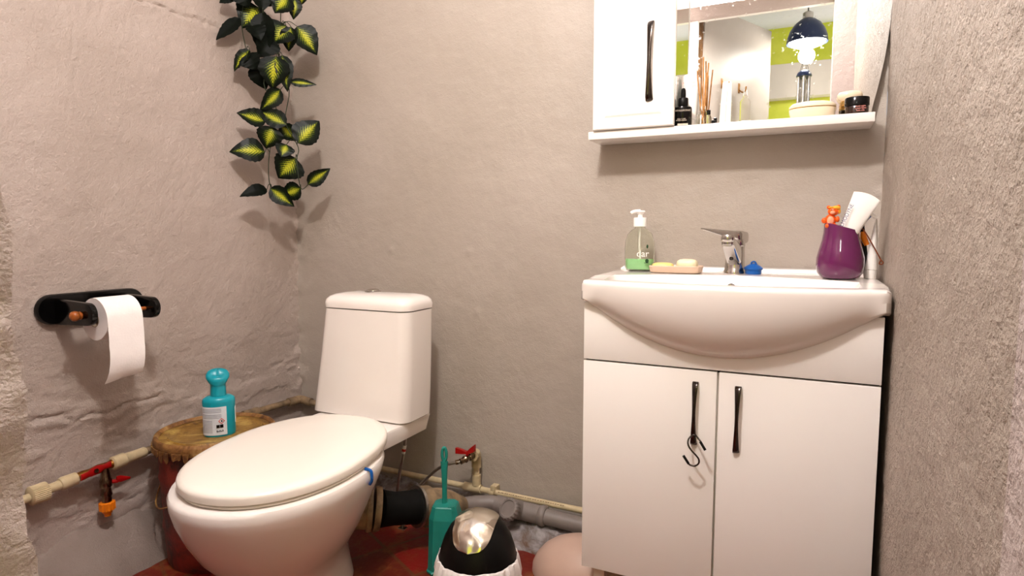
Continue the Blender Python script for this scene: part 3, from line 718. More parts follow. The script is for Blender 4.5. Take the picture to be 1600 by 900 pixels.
# rear column of the pedestal and the outlet horn
lathe(bm, [(0.062,0),(0.060,0.02)], (-1.262,1.405,0.185), (0.80,0.60,-0.12), 28)
obj('bowl', bm, 'cer', to)
def egg2(z, w, bf, bb): return egg(w-0.018, bf+0.029, bb+0.036, 2.98, z)
obj('seat', loft(B(), [egg2(0.4065,0.226,0.268,0.245), egg2(0.408,0.232,0.274,0.250), egg2(0.4125,0.233,0.275,0.250), egg2(0.4145,0.229,0.271,0.248), egg2(0.415,0.215,0.257,0.235)]), 'lid', to)
obj('lid', loft(B(), [egg2(0.4180,0.222,0.264,0.260), egg2(0.4182,0.236,0.278,0.274), egg2(0.4195,0.2395,0.2815,0.2775), egg2(0.434,0.241,0.283,0.278), egg2(0.4405,0.238,0.280,0.276), egg2(0.4445,0.229,0.271,0.269), egg2(0.4465,0.212,0.254,0.255), egg2(0.4475,0.13,0.17,0.17), egg2(0.448,0.02,0.03,0.03)]), 'lid', to)
cist = []
def cr(z, x0, x1, y0, y1, r): return rrect((x0+x1)/2, (y0+y1)/2, z, (x1-x0)/2, (y1-y0)/2, r, 8)
for z, x0, x1, y0, y1, r in ((0.404,-1.515,-1.140,1.600,1.755,0.030),(0.410,-1.524,-1.1325,1.592,1.760,0.034),(0.50,-1.508,-1.1275,1.592,1.762,0.036),(0.62,-1.487,-1.1235,1.592,1.765,0.038),(0.766,-1.464,-1.120,1.592,1.768,0.040),(0.7665,-1.458,-1.126,1.598,1.762,0.036)):
    cist.append(cr(z, x0, x1, y0, y1, r))
obj('cistern', loft(B(), cist), 'cer', to)
ld = []
for z, d in ((0.7685,0.006),(0.770,0.0),(0.7845,-0.001),(0.797,0.003),(0.806,0.012),(0.8125,0.028),(0.8165,0.052),(0.818,0.08)):
    ld.append(cr(z, -1.466+d, -1.119-d, 1.590+d, 1.770-d*0.9, max(0.008, 0.042-d*0.3) if d < 0.06 else 0.006))
obj('cistern_lid', loft(B(), ld), 'cer', to)
c = (-1.3150,1.680,0.8165)
bt = obj('flush_button', lathe(B(), [(0.028,0),(0.0285,0.003),(0.025,0.006),(0.021,0.0065),(0.0205,0.009),(0.015,0.0125),(0.004,0.0135)], c, seg=32), 'chrome', to)
bm = B(); tube(bm, [(-1.014, 1.2474, 0.408), (-0.998, 1.2494, 0.405), (-0.994, 1.2494, 0.392), (-0.996, 1.2514, 0.378), (-1.004, 1.2534, 0.366)], 0.0042, 8, 4)
obj('rim_block_clip', bm, 'blue', to, label='small blue plastic clip')

# braided hose: valve to cistern
hs = thing('water_supply_hose', 'braided steel water hose looping from the wall valve up to the cistern', 'hose', (-1.20, 1.75, 0.06))
obj('hose', tube(B(), [(-1.046,1.79,0.235),(-1.075,1.78,0.228),(-1.13,1.77,0.200),(-1.19,1.74,0.135),(-1.235,1.72,0.085),(-1.250,1.71,0.075),(-1.250,1.705,0.10),(-1.235,1.70,0.19),(-1.212,1.70,0.29),(-1.203,1.70,0.385)], 0.0055, 10, 6), 'steel', hs)
obj('warning_label', tube(B(), [(-1.217,1.70,0.268),(-1.2105,1.70,0.297)], 0.0065, 10), 'white', hs)
obj('red_stripe', tube(B(), [(-1.2155,1.70,0.276),(-1.2135,1.70,0.285)], 0.0069, 10), 'printred', hs)

# soil pipe from the toilet
sp = thing('soil_pipe', 'stained beige and black rubber waste pipe running from the toilet back', 'waste pipe', (-1.1, 1.62, 0.03))
A = [(-1.232,1.428,0.182),(-1.17,1.485,0.172),(-1.12,1.56,0.152),(-1.07,1.66,0.132),(-1.00,1.745,0.11)]
obj('sleeve', tube(B(), [A[0],(-1.185,1.467,0.176)], [0.060,0.061], 32), 'dirtpipe', sp)
def ringb(a, b, r): return tube(B(), [a, tuple((np.array(a)*0.7+np.array(b)*0.3)), b], [r*0.97, r, r*0.97], 36)
obj('collar', ringb((-1.188,1.465,0.1765),(-1.176,1.475,0.175), 0.070), 'dirtpipe', sp)
obj('collar', ringb((-1.171,1.480,0.1735),(-1.157,1.492,0.171), 0.067), 'dirtpipe', sp)
obj('rubber_coupling', tube(B(), [(-1.160,1.490,0.172),(-1.135,1.53,0.16),(-1.11,1.58,0.148),(-1.095,1.61,0.142)], [0.058,0.050,0.052,0.056], 28, 3), 'rubber', sp, label='black rubber coupling')
obj('collar', ringb((-1.098,1.605,0.143),(-1.080,1.64,0.137), 0.063), 'dirtpipe', sp)
obj('pipe', tube(B(), [(-1.085,1.632,0.138),(-1.06,1.68,0.125),(-1.04,1.72,0.110),(-1.02,1.76,0.095)], [0.054,0.054,0.045,0.030], 28, 4), 'dirtpipe', sp)
bm = tube(B(), [(-1.1005,1.600,0.144),(-1.0965,1.608,0.1425)], 0.0655, 36)
box(bm, -1.124,-1.100,1.535,1.552,0.108,0.111); box(bm, -1.124,-1.100,1.535,1.552,0.094,0.097); tube(bm, [(-1.112,1.544,0.088),(-1.112,1.544,0.120)], 0.0028, 8)
obj('metal_clamp', bm, 'steel', sp)

# grey drain pipe with cleanout
gp = thing('grey_drain_pipe', 'grey plastic drain pipe with a round screw cap along the back wall', 'drain pipe', (-0.75, 1.84, 0.05))
def gline(x): return (x, 1.835, 0.088-0.065*(x+0.90)*0.6)
obj('pipe', tube(B(), [(-1.025,1.765,0.094), (-1.00,1.805,0.090), gline(-0.95), gline(-0.55), gline(-0.505)], 0.0265, 24), 'greyp', gp)
bm = tube(B(), [gline(-0.93), gline(-0.765)], 0.031, 24); tube(bm, [(-0.842,1.832,0.088),(-0.855,1.795,0.104)], 0.031, 24)
obj('tee_fitting', bm, 'greyp', gp)
bm = tube(B(), [gline(-0.770), gline(-0.765), gline(-0.751), gline(-0.746)], [0.031,0.0345,0.0345,0.030], 28)
obj('coupling_ring', bm, 'greyp', gp)
axv = Vector((-0.24,-0.72,0.62)).normalized(); cc0 = Vector((-0.8520,1.790,0.100)); rings = []
for h, r0, am in ((0,0.034,0.0018),(0.003,0.036,0.0018),(0.020,0.036,0.0018),(0.024,0.033,0),(0.0245,0.027,0),(0.021,0.025,0),(0.021,0.004,0)):
    x, y = frame(axv); rings.append([cc0+axv*h+(x*math.cos(2*PI*k/72)+y*math.sin(2*PI*k/72))*(r0+am*(1 if (k//2) % 2 else -1)) for k in range(72)])
obj('screw_cap', loft(B(), rings), 'greyp', gp)

# ---------------------------------------------------------------- water pipe on the back wall
wp = thing('back_water_pipe', 'beige plastic water pipe with red-handled valve low on the back wall', 'water pipe', (-1.05, 1.89, 0.06))
def wl(x): return (x, 1.884, 0.107-0.008*(x+1.05))
obj('pipe', tube(B(), [(-1.66,1.884,0.106), wl(-1.45), wl(-0.40)], 0.0105, 16), 'beigepipe', wp)
bm = tube(B(), [wl(-1.085), wl(-1.015)], 0.0155, 18); tube(bm, [(-1.035,1.884,0.12),(-1.035,1.884,0.158)], 0.0155, 18)
obj('tee_fitting', bm, 'beigepipe', wp)
obj('riser', tube(B(), [(-1.035,1.884,0.14),(-1.035,1.884,0.225)], 0.0112, 16), 'beigepipe', wp)
bm = tube(B(), [(-1.035,1.884,0.198),(-1.035,1.884,0.236),(-1.0345,1.880,0.247),(-1.030,1.868,0.253),(-1.026,1.840,0.256)], 0.0175, 20, 4)
tube(bm, [(-1.029,1.862,0.2545),(-1.0255,1.838,0.2555)], 0.0205, 20)
obj('elbow', bm, 'beigepipe', wp)
bm = tube(B(), [(-1.026,1.842,0.2555),(-1.030,1.825,0.254),(-1.032,1.82,0.2535),(-1.036,1.805,0.252),(-1.037,1.80,0.251),(-1.045,1.788,0.248)], [0.012,0.0135,0.010,0.013,0.009,0.0105], 14, 3)
tube(bm, [(-1.050,1.792,0.247),(-1.062,1.786,0.2435)], 0.0085, 8)
vb = obj('valve', bm, 'nickel', wp)
hb = B(); tube(hb, [(-1.034,1.818,0.262),(-1.034,1.818,0.274)], 0.006, 10)
loft(hb, [[Vector(q) for q in r] for r in [
 [(-1.075,1.806,0.266),(-1.075,1.820,0.266),(-1.075,1.820,0.285),(-1.075,1.806,0.287)],
 [(-1.052,1.808,0.267),(-1.052,1.822,0.267),(-1.052,1.822,0.281),(-1.052,1.808,0.282)],
 [(-1.034,1.810,0.269),(-1.034,1.824,0.269),(-1.034,1.824,0.275),(-1.034,1.810,0.276)],
 [(-1.022,1.812,0.272),(-1.022,1.826,0.272),(-1.022,1.826,0.290),(-1.022,1.812,0.290)],
 [(-1.006,1.814,0.280),(-1.006,1.828,0.280),(-1.006,1.828,0.304),(-1.006,1.814,0.304)]]])
obj('handle', hb, 'red', vb, label='red butterfly handle')
for ch in wp.children:
    if ch.name.split('.')[0] in ('elbow', 'valve'): ch.location.z -= 0.012
bm = tube(B(), [wl(-0.978), wl(-0.962)], 0.0145, 16); box(bm, -0.980,-0.958,1.885,1.915,0.094,0.125); box(bm, -0.974,-0.956,1.872,1.879,0.104,0.132,0.002)
obj('pipe_clip', bm, 'beigepipe', wp)
bm = B()
rg = random.Random(2)
x = -0.945
while x < -0.70:
    L = rg.uniform(0.002,0.007); p = wl(x); box(bm, x, x+L, p[1]-0.0090, p[1]-0.0083, p[2]+0.0062, p[2]+0.0082); x += L+rg.uniform(0.0015,0.005)
obj('printed_marks', bm, 'postwood', wp)

# pipe on the left wall, with elbow into the corner
lp = thing('corner_water_pipe', 'beige water pipe in the corner behind the rusty drum', 'water pipe', (-1.85, 1.80, 0.30))
obj('pipe', tube(B(), [(-1.858,1.56,0.345),(-1.858,1.83,0.338)], 0.0125, 16), 'dirtpipe', lp)
obj('elbow', tube(B(), [(-1.858,1.82,0.338),(-1.856,1.868,0.337),(-1.848,1.884,0.335),(-1.80,1.886,0.328)], 0.0165, 16, 5), 'dirtpipe', lp)
obj('pipe', tube(B(), [(-1.81,1.886,0.329),(-1.76,1.886,0.318),(-1.70,1.886,0.25),(-1.66,1.886,0.165)], 0.0125, 16, 4), 'dirtpipe', lp)
obj('socket', tube(B(), [(-1.858,1.60,0.344),(-1.858,1.665,0.3425)], 0.0165, 16), 'dirtpipe', lp)
vp = thing('left_wall_water_pipe', 'beige water pipe with brass valve and red levers on the left wall', 'water pipe', (-1.85, 1.08, 0.20))
XP = -1.850
obj('pipe', tube(B(), [(XP,0.70,0.306),(XP,0.93,0.314)], 0.012, 16), 'beigepipe', vp)
rings = []
for (y, r0, am) in ((0.893,0.020,0),(0.896,0.0245,0.001),(0.935,0.0250,0.001),(0.938,0.018,0)):
    rings.append([Vector((XP+math.cos(2*PI*k/64)*(r0+am*(1 if k % 2 else -1)), y, 0.316+math.sin(2*PI*k/64)*(r0+am*(1 if k % 2 else -1)))) for k in range(64)])
obj('ribbed_nut', loft(B(), rings), 'beigepipe', vp)
obj('adapter', tube(B(), [(XP,0.937,0.318),(XP,0.968,0.320),(XP,0.970,0.320),(XP,0.978,0.321),(XP,0.980,0.321),(XP,1.012,0.323)], [0.013,0.0135,0.017,0.0195,0.019,0.018], 20), 'beigepipe', vp)
bv = obj('valve', tube(B(), [(XP,1.008,0.323),(XP,1.03,0.325),(XP,1.05,0.326),(XP,1.075,0.328),(XP,1.10,0.329),(XP,1.118,0.331)], [0.0125,0.014,0.0115,0.014,0.0115,0.0145], 16, 2), 'brass', vp)
hb = B(); rings = []
for t in np.linspace(-1, 1, 13):
    w = 0.0075+0.006*(1-abs(t)*1.0)**1 if abs(t) < 0.5 else 0.0062+0.003*abs(t)
    y = 1.048+0.042*t; z = 0.338+0.006*t; xx = XP+0.030+0.004*abs(t)
    rings.append([Vector((xx+0.0028*math.cos(a), y, z+w*math.sin(a))) for a in np.linspace(0, 2*PI, 10, endpoint=False)])
loft(hb, rings); obj('handle', hb, 'red', bv, label='red lever handle')
obj('handle_nut', tube(B(), [(XP+0.015,1.048,0.334),(XP+0.037,1.048,0.338)], 0.0068, 6), 'nickel', bv)
obj('tap_body', tube(B(), [(XP+0.004,1.090,0.326),(XP+0.004,1.090,0.296),(XP+0.004,1.090,0.290),(XP+0.004,1.090,0.272),(XP+0.004,1.090,0.266),(XP+0.004,1.090,0.246),(XP+0.004,1.090,0.241),(XP+0.004,1.090,0.222)], [0.010,0.0135,0.0165,0.0165,0.0125,0.016,0.013,0.0135], 18), 'nickel', vp)
bm = B(); tube(bm, [(XP+0.004,1.100,0.279),(XP+0.008,1.122,0.276)], 0.006, 10)
rings = []
for t in np.linspace(0, 1, 8):
    y = 1.117+0.040*t; z = 0.284-0.010*t; rings.append([Vector((XP+0.012+0.003*math.cos(a), y, z+(0.011-0.010*abs(t-0.25))*math.sin(a))) for a in np.linspace(0, 2*PI, 10, endpoint=False)])
loft(bm, rings); obj('tap_lever', bm, 'red', vp, label='small red lever')
rings = []
for (h, r0, am) in ((0.224,0.016,0),(0.222,0.0205,0.0012),(0.200,0.0205,0.0012),(0.198,0.014,0),(0.190,0.0125,0),(0.188,0.009,0),(0.181,0.009,0)):
    rings.append([Vector((XP+0.004+math.cos(2*PI*k/48)*(r0+am*(1 if (k//2) % 2 else -1)), 1.090+math.sin(2*PI*k/48)*(r0+am*(1 if (k//2) % 2 else -1)), h)) for k in range(48)])
obj('hose_connector', loft(B(), rings), 'orange', vp, label='orange hose connector')
obj('adapter', tube(B(), [(XP,1.112,0.330),(XP,1.116,0.330),(XP,1.150,0.332),(XP,1.152,0.332),(XP,1.156,0.332),(XP,1.215,0.334),(XP,1.218,0.334)], [0.016,0.0205,0.0205,0.018,0.0165,0.0155,0.012], 20), 'beigepipe', vp)
obj('pipe', tube(B(), [(XP,1.21,0.334),(XP,1.58,0.344)], 0.0118, 16), 'dirtpipe', vp)

# ---------------------------------------------------------------- rusty drum
dc = Vector((-1.672,1.335,0))
dr = thing('rusty_drum', 'rusty red metal drum with a yellowed lid in the left corner by the toilet', 'drum', dc)
obj('body', lathe(B(), [(0.150,0),(0.152,0.004),(0.158,0.10),(0.162,0.12),(0.158,0.14),(0.163,0.26),(0.167,0.275),(0.163,0.29),(0.166,0.378),(0.168,0.382)], dc, seg=56), 'drum', dr)
rings = []
for r, h in ((0.1690,0.366),(0.1735,0.3665),(0.1765,0.376),(0.1770,0.390),(0.1740,0.398),(0.1690,0.4005),(0.1645,0.398),(0.1600,0.391)):
    rings.append([dc+Vector((math.cos(a)*r*(1+0.010*noise.noise(Vector((math.cos(a)*4, math.sin(a)*4, h*20)))), math.sin(a)*r*(1+0.010*noise.noise(Vector((math.cos(a)*4+9, math.sin(a)*4, h*20)))), h-(0.010*max(0, noise.noise(Vector((math.cos(a)*7, math.sin(a)*7, 3)))) if h < 0.37 else 0))) for a in np.linspace(0, 2*PI, 96, endpoint=False)])
obj('rim', loft(B(), rings, cap=False), 'rustrim', dr)
obj('lid', lathe(B(), [(0.1655,0.388),(0.160,0.3900),(0.140,0.3905),(0.136,0.3945),(0.131,0.3905),(0.05,0.3885),(0.002,0.3885)], dc, seg=64), 'rustlid', dr)
bm = B()
for i in range(15):
    a = 3.6+i*0.13+rng.uniform(-0.03,0.03); hh = rng.uniform(0.008,0.024)
    p = [dc+Vector((math.cos(a+da)*0.1785, math.sin(a+da)*0.1785, z)) for da, z in ((-0.05,0.378),(0.05,0.378),(0.035+rng.uniform(-0.01,0.02),0.368-hh*0.6),(rng.uniform(-0.02,0.02),0.368-hh),(-0.04,0.366-hh*0.4))]
    loft(bm, [p, [q+Vector((math.cos(a),math.sin(a),0))*0.003 for q in p]])
obj('flaking_paint', bm, 'rustrim', dr)
hpts = [dc+Vector((math.cos(a)*0.176, math.sin(a)*0.176, 0.352-0.16*math.sin(t*PI)**0.8)) for t, a in [(k/12, math.radians(172+k*12)) for k in range(13)]]
obj('wire_handle', tube(B(), hpts, 0.0026, 8, 2), 'rustrim', dr)

# teal bottle on the drum
c = (-1.640,1.322,0.3892)
tb = thing('teal_bottle', 'teal plastic bottle with white back label on the rusty drum lid', 'bottle', c)
vd = Vector((-c[0], -c[1], 0)).normalized(); xd = Vector((vd.y*-1, vd.x, 0)); xd = xd if xd.x > 0 else -xd
pf = [(0.040,0),(0.041,0.003),(0.042,0.01),(0.042,0.088),(0.0430,0.106),(0.0415,0.115),(0.036,0.122),(0.0245,0.124),(0.0235,0.126)]
SY = 0.70
pf = [(r*1.1 if h < 0.12 else r, h) for r, h in pf]
obj('bottle', lathe(B(), pf, c, seg=48, sy=SY, xdir=xd), 'teal', tb)
rings = []
for h, rx, ry in ((0.124,0.0230,0.021),(0.150,0.0220,0.020),(0.160,0.0225,0.0205),(0.170,0.027,0.0225),(0.182,0.0335,0.0255),(0.189,0.0335,0.025),(0.1935,0.030,0.022),(0.195,0.02,0.015),(0.1955,0.004,0.003)):
    rings.append([Vector(c)+xd*math.cos(a)*rx+vd*math.sin(a)*ry+Vector((0,0,h+(0.012*(-math.sin(a))*(1 if h > 0.165 else 0)))) for a in np.linspace(0, 2*PI, 36, endpoint=False)])
obj('cap', loft(B(), rings), 'teal', tb)
def wrap(a0, a1, z0, z1, r, k=20, th=0.0006, rx=0.0462):
    rings = []
    for z in np.linspace(z0, z1, 4):
        o_ = [Vector(c)+xd*math.cos(a)*(rx+r+th)+vd*math.sin(a)*(rx*SY+r+th)+Vector((0,0,z)) for a in np.linspace(a0, a1, k)]
        i_ = [Vector(c)+xd*math.cos(a)*(rx+r-0.001)+vd*math.sin(a)*(rx*SY+r-0.001)+Vector((0,0,z)) for a in np.linspace(a1, a0, k)]
        rings.append(o_+i_)
    return loft(B(), rings)
obj('back_label', wrap(1.12, 3.05, 0.006, 0.094, 0.0004), 'label', tb)
obj('front_label', wrap(-0.15, 0.28, 0.035, 0.085, 0.0004), 'white', tb)
def onb(a, z, e=0.0013): return Vector(c)+xd*math.cos(a)*(0.0462+e)+vd*math.sin(a)*(0.0462*SY+e)+Vector((0,0,z))
bm = B()
for k in range(17):
    z = 0.088-k*0.0045
    a1 = 1.45 if z > 0.058 else 2.02
    if k in (3, 7): continue
    n = 12; pa = [onb(a, z) for a in np.linspace(a1, 2.85, n)]; pb = [onb(a, z-0.0014) for a in np.linspace(a1, 2.85, n)]
    V = [bm.verts.new(p) for p in pa]; W = [bm.verts.new(p) for p in pb]
    for i in range(n-1): bm.faces.new((V[i], V[i+1], W[i+1], W[i]))
obj('small_print', bm, 'printgrey', tb)
bm = B(); n0 = onb(1.45, 0.050, 0.0016); tx = (onb(1.40,0.05)-onb(1.50,0.05)).normalized(); up = Vector((0,0,1)); nn = tx.cross(up)
if nn.dot(vd) < 0: nn = -nn
def diamond(s, off): return [n0+nn*off+tx*a*s+up*b*s for a, b in ((0,1),(1,0),(0,-1),(-1,0))]
R1, R2 = diamond(0.0095, 0.0004), diamond(0.0072, 0.0004)
V = [bm.verts.new(p) for p in R1]; W = [bm.verts.new(p) for p in R2]
for i in range(4): bm.faces.new((V[i], V[(i+1)%4], W[(i+1)%4], W[i]))
obj('hazard_diamond', bm, 'printred', tb)
bm = ball(B(), n0+nn*0.0004, 0.003, 1, 0.25, 1.1)
n1 = onb(1.55, 0.029, 0.0014)
for dx in (-0.0105, -0.0003):
    q = [n1+tx*(dx+a)+up*b for a, b in ((0,0),(0.0095,0),(0.0095,0.010),(0,0.010))]; loft(bm, [q, [p+nn*0.0006 for p in q]])
for k, dx in enumerate((-0.010,-0.006,-0.002,0.002,0.006)):
    q = [n1+tx*(dx+a)+up*(b-0.013) for a, b in ((0,0),(0.0025,0),(0.0025,0.006-0.002*(k%2)),(0,0.006-0.002*(k%2)))]; loft(bm, [q, [p+nn*0.0005 for p in q]])
obj('hazard_symbols', bm, 'gloss_black', tb)

# ---------------------------------------------------------------- toilet paper holder and roll
ph = thing('toilet_paper_holder', 'glossy black wooden toilet paper holder on the left wall', 'paper holder', (-1.875, 1.12, 0.80))
def stadium(y0, y1, z, hz, x, n=14, f=1.0):
    r = hz*f; out = []
    for k in range(n+1): a = -PI/2+PI*k/n; out.append(Vector((x, y1-hz+r*math.cos(a), z+r*math.sin(a))))
    for k in range(n+1): a = PI/2+PI*k/n; out.append(Vector((x, y0+hz+r*math.cos(a), z+r*math.sin(a))))
    return out
obj('back_plate', loft(B(), [stadium(0.950,1.250,0.806,0.042,-1.880), stadium(0.950,1.250,0.806,0.042,-1.868), stadium(0.950,1.250,0.806,0.042,-1.863,f=0.93), stadium(0.950,1.250,0.806,0.042,-1.863,f=0.8)]), 'gloss_black', ph)
def arm(y):
    bm = B(); rings = []
    for dy, f in ((-0.009,0.86),(-0.007,0.97),(0,1),(0.007,0.97),(0.009,0.86)):
        r = 0.031*f; pts = []
        for k in range(17): a = -PI/2+PI*k/16; pts.append(Vector((-1.728+r*math.cos(a), y+dy, 0.800+r*math.sin(a))))
        for k in range(17): a = PI/2+PI*k/16; pts.append(Vector((-1.868, y+dy, 0.800+0.037*f*math.cos(PI*k/16))))
        rings.append(pts)
    return loft(bm, rings)
obj('arm', arm(1.002), 'gloss_black', ph); obj('arm', arm(1.180), 'gloss_black', ph)
obj('rod', tube(B(), [(-1.745,0.995,0.797),(-1.745,1.178,0.797)], 0.0055, 14), 'wood', ph)
obj('rod_knob', lathe(B(), [(0.004,-0.008),(0.0105,-0.004),(0.0115,0),(0.008,0.0015),(0.0115,0.004),(0.0085,0.007),(0.0120,0.010),(0.0140,0.016),(0.0125,0.023),(0.007,0.028),(0.002,0.0285)], (-1.745,0.994,0.797), (0,-1,0), 24), 'wood', ph)
rl = thing('toilet_paper_roll', 'white toilet paper roll with a long loose sheet hanging down', 'toilet paper', (-1.745, 1.075, 0.60))
RC = Vector((-1.745, 0, 0.782)); RO, RI, Y0, Y1 = 0.058, 0.021, 1.026, 1.122
rings = []
for r, y in ((RI,Y0),(RO-0.001,Y0),(RO,Y0+0.001),(RO,Y1-0.001),(RO-0.001,Y1),(RI,Y1),(RI,Y0)):
    rings.append([Vector((RC.x+r*math.cos(2*PI*k/48), y, RC.z+r*math.sin(2*PI*k/48))) for k in range(48)])
obj('roll', loft(B(), rings, cap=False), 'paper', rl)
obj('cardboard_core', loft(B(), [[Vector((RC.x+r*math.cos(2*PI*k/40), y, RC.z+r*math.sin(2*PI*k/40))) for k in range(40)] for r, y in ((RI-0.0015,Y0-0.0005),(RI,Y0-0.0005),(RI,Y1+0.0005),(RI-0.0015,Y1+0.0005),(RI-0.0015,Y0-0.0005))], cap=False), 'kraft', rl)
prof = []
for k in range(12): a = math.radians(100-k*9); prof.append((RC.x+(RO+0.0012)*math.cos(a), RC.z+(RO+0.0012)*math.sin(a)))
prof += [(-1.6845,0.76),(-1.6835,0.735),(-1.6840,0.715),(-1.6825,0.697),(-1.6830,0.68),(-1.6850,0.662),(-1.6905,0.642),(-1.7000,0.624),(-1.7130,0.607)]
def sheet(th):
    rows = []
    for i, (x, z) in enumerate(prof):
        row = []
        for k in range(17):
            y = Y0-0.001+(Y1-Y0+0.002)*k/16; q = max(0, (0.73-z)/0.12)
            row.append(Vector((x+th+0.0022*q*math.sin(k*0.45+1), y-0.002*q, z+0.012*(k/16)*(1 if i == len(prof)-1 else 0))))
        rows.append(row)
    return rows
ra, rb = sheet(0), sheet(0.0007)
obj('loose_sheet', loft(B(), [a+list(reversed(b)) for a, b in zip(ra, rb)]), 'paper', rl)

# ---------------------------------------------------------------- brush, bin, tub
c = Vector((-0.955,1.545,0))
bh = thing('toilet_brush_holder', 'teal plastic toilet brush holder standing behind the small bin', 'brush holder', c)
rings = []
ca, sa = math.cos(0.35), math.sin(0.35)
def octo(hx, hy, ch, z, dx=0, dy=0):
    P = [(hx,-hy+ch),(hx,hy-ch),(hx-ch,hy),(-hx+ch,hy),(-hx,hy-ch),(-hx,-hy+ch),(-hx+ch,-hy),(hx-ch,-hy)]
    return [c+Vector(((x+dx)*ca-(y+dy)*sa, (x+dx)*sa+(y+dy)*ca, z)) for x, y in P]
obj('holder', loft(B(), [octo(0.052,0.048,0.018,0.0), octo(0.054,0.05,0.018,0.008), octo(0.050,0.046,0.016,0.012), octo(0.047,0.044,0.016,0.10), octo(0.045,0.042,0.016,0.168), octo(0.036,0.034,0.012,0.203), octo(0.033,0.031,0.012,0.206), octo(0.010,0.010,0.003,0.207)]), 'tealb', bh, smooth=False)
obj('rim_notch', loft(B(), [octo(0.010,0.004,0.001,0.196,0.022,-0.030), octo(0.010,0.004,0.001,0.2085,0.022,-0.027)]), 'tealb', bh, smooth=False)
tb2 = thing('toilet_brush', 'teal toilet brush handle with a hanging hole standing in its holder', 'toilet brush', c+Vector((0,0,0.2)))
hb = B(); rings = []
for z, w, t in ((0.204,0.0085,0.0085),(0.21,0.0072,0.0072),(0.25,0.0070,0.0065),(0.30,0.0085,0.0065),(0.335,0.0108,0.007)):
    rings.append([c+Vector((w*math.cos(a)*0.9-0.003, t*math.sin(a)+w*math.cos(a)*0.4, z)) for a in np.linspace(0, 2*PI, 20, endpoint=False)])
loft(hb, rings)
# loop with a slot at the top
cx_ = c+Vector((-0.003,0,0)); loop = []
for k in range(25):
    a = 2*PI*k/24; loop.append(cx_+Vector((0.0062*math.cos(a)*0.92, 0.0062*math.cos(a)*0.4, 0.3565+0.0205*math.sin(a))))
tube(hb, loop, 0.0048, 12)
obj('handle', hb, 'tealb', tb2)
bc_ = Vector((-0.752,1.375,0))
bn = thing('swing_lid_bin', 'small black bin with a silver swing lid and white liner bag', 'bin', bc_)
obj('bucket', lathe(B(), [(0.086,0),(0.089,0.004),(0.098,0.158),(0.099,0.162),(0.094,0.162)], bc_, seg=40), 'black', bn)
obj('hood', lathe(B(), [(0.100,0.160),(0.102,0.163),(0.1015,0.175),(0.097,0.198),(0.088,0.225),(0.073,0.252),(0.053,0.273),(0.030,0.286),(0.002,0.290)], bc_, seg=56), 'black', bn)
# silver flap: a curved patch over the hood, rounded outline, facing the camera
def hood_r(z):
    P = [(0.150,0.116),(0.170,0.1175),(0.192,0.113),(0.222,0.103),(0.252,0.086),(0.277,0.062),(0.292,0.035),(0.297,0.002)]
    for (z0, r0), (z1, r1) in zip(P[:-1], P[1:]):
        if z0 <= z <= z1: return r0+(r1-r0)*(z-z0)/(z1-z0)
    return 0
bm = B(); tocam = math.atan2(-bc_.y+0.0, -bc_.x)-0.28; rows = []
fd = Vector((math.cos(tocam), math.sin(tocam), 0)); sd_ = Vector((-fd.y, fd.x, 0))
NV, NU = 26, 18; outer, inner_ = [], []
for j in range(NV+1):
    s = -0.62+1.60*j/NV      # along the profile, from the back of the crown to the lower front
    th = s*1.02+0.06
    u = 2*j/NV-1; hw = (0.066-0.004*u)*max(0.0, 1-abs(u)**3.6)**0.5
    r1, r2 = [], []
    for i in range(NU+1):
        q = (2*i/NU-1)*hw
        ny = math.sin(th); nz = math.cos(th)
        base = Vector((0,0,0.165))+fd*ny*0.122+Vector((0,0,1))*nz*0.137+sd_*q*1.0
        v = base-Vector((0,0,0.165)); hr = math.hypot(v.dot(fd)/0.1030, math.hypot(v.dot(sd_)/0.1030, v.z/0.1255)); 
        v2 = v/max(hr, 1e-6)
        d_ = 0.0040+0.0035*noise.noise(Vector((q*40, s*5, 1)))
        r1.append(bc_+Vector((0,0,0.165))+v2*(1+d_/0.12)); r2.append(bc_+Vector((0,0,0.165))+v2*0.985)
    rows.append(r1+list(reversed(r2)))
loft(bm, rows); obj('swing_lid', bm, 'dome', bn, label='polished dented silver swing lid')
rings = []
for z, r, am in ((0.02,0.098,0.002),(0.08,0.106,0.005),(0.13,0.112,0.007),(0.158,0.1105,0.005),(0.174,0.1065,0.003),(0.176,0.1035,0.001)):
    rings.append([bc_+Vector(((r+am*noise.noise(Vector((math.cos(a)*9, math.sin(a)*9, z*14)))*1.6+am*math.sin(a*37)*0.5)*math.cos(a), (r+am*noise.noise(Vector((math.cos(a)*9, math.sin(a)*9, z*14)))*1.6+am*math.sin(a*37)*0.5)*math.sin(a), z+0.006*noise.noise(Vector((math.cos(a)*3, math.sin(a)*3, 0))))) for a in np.linspace(0, 2*PI, 160, endpoint=False)])
obj('liner_bag', loft(B(), rings, cap=False), 'bag', bn, label='crinkled white plastic liner bag')
bm = B()
rings = []
for z, f in ((0,1.0),(0.02,0.99),(0.045,0.92),(0.07,0.79),(0.09,0.62),(0.105,0.42),(0.113,0.22),(0.116,0.02)):
    rings.append([Vector((-0.565+0.160*f*math.cos(a), 1.690+0.120*f*math.sin(a), z)) for a in np.linspace(0, 2*PI, 48, endpoint=False)])
tag(obj('plastic_tub', loft(bm, rings), 'tub'), 'rounded beige plastic tub half hidden beside the white cabinet', 'tub')

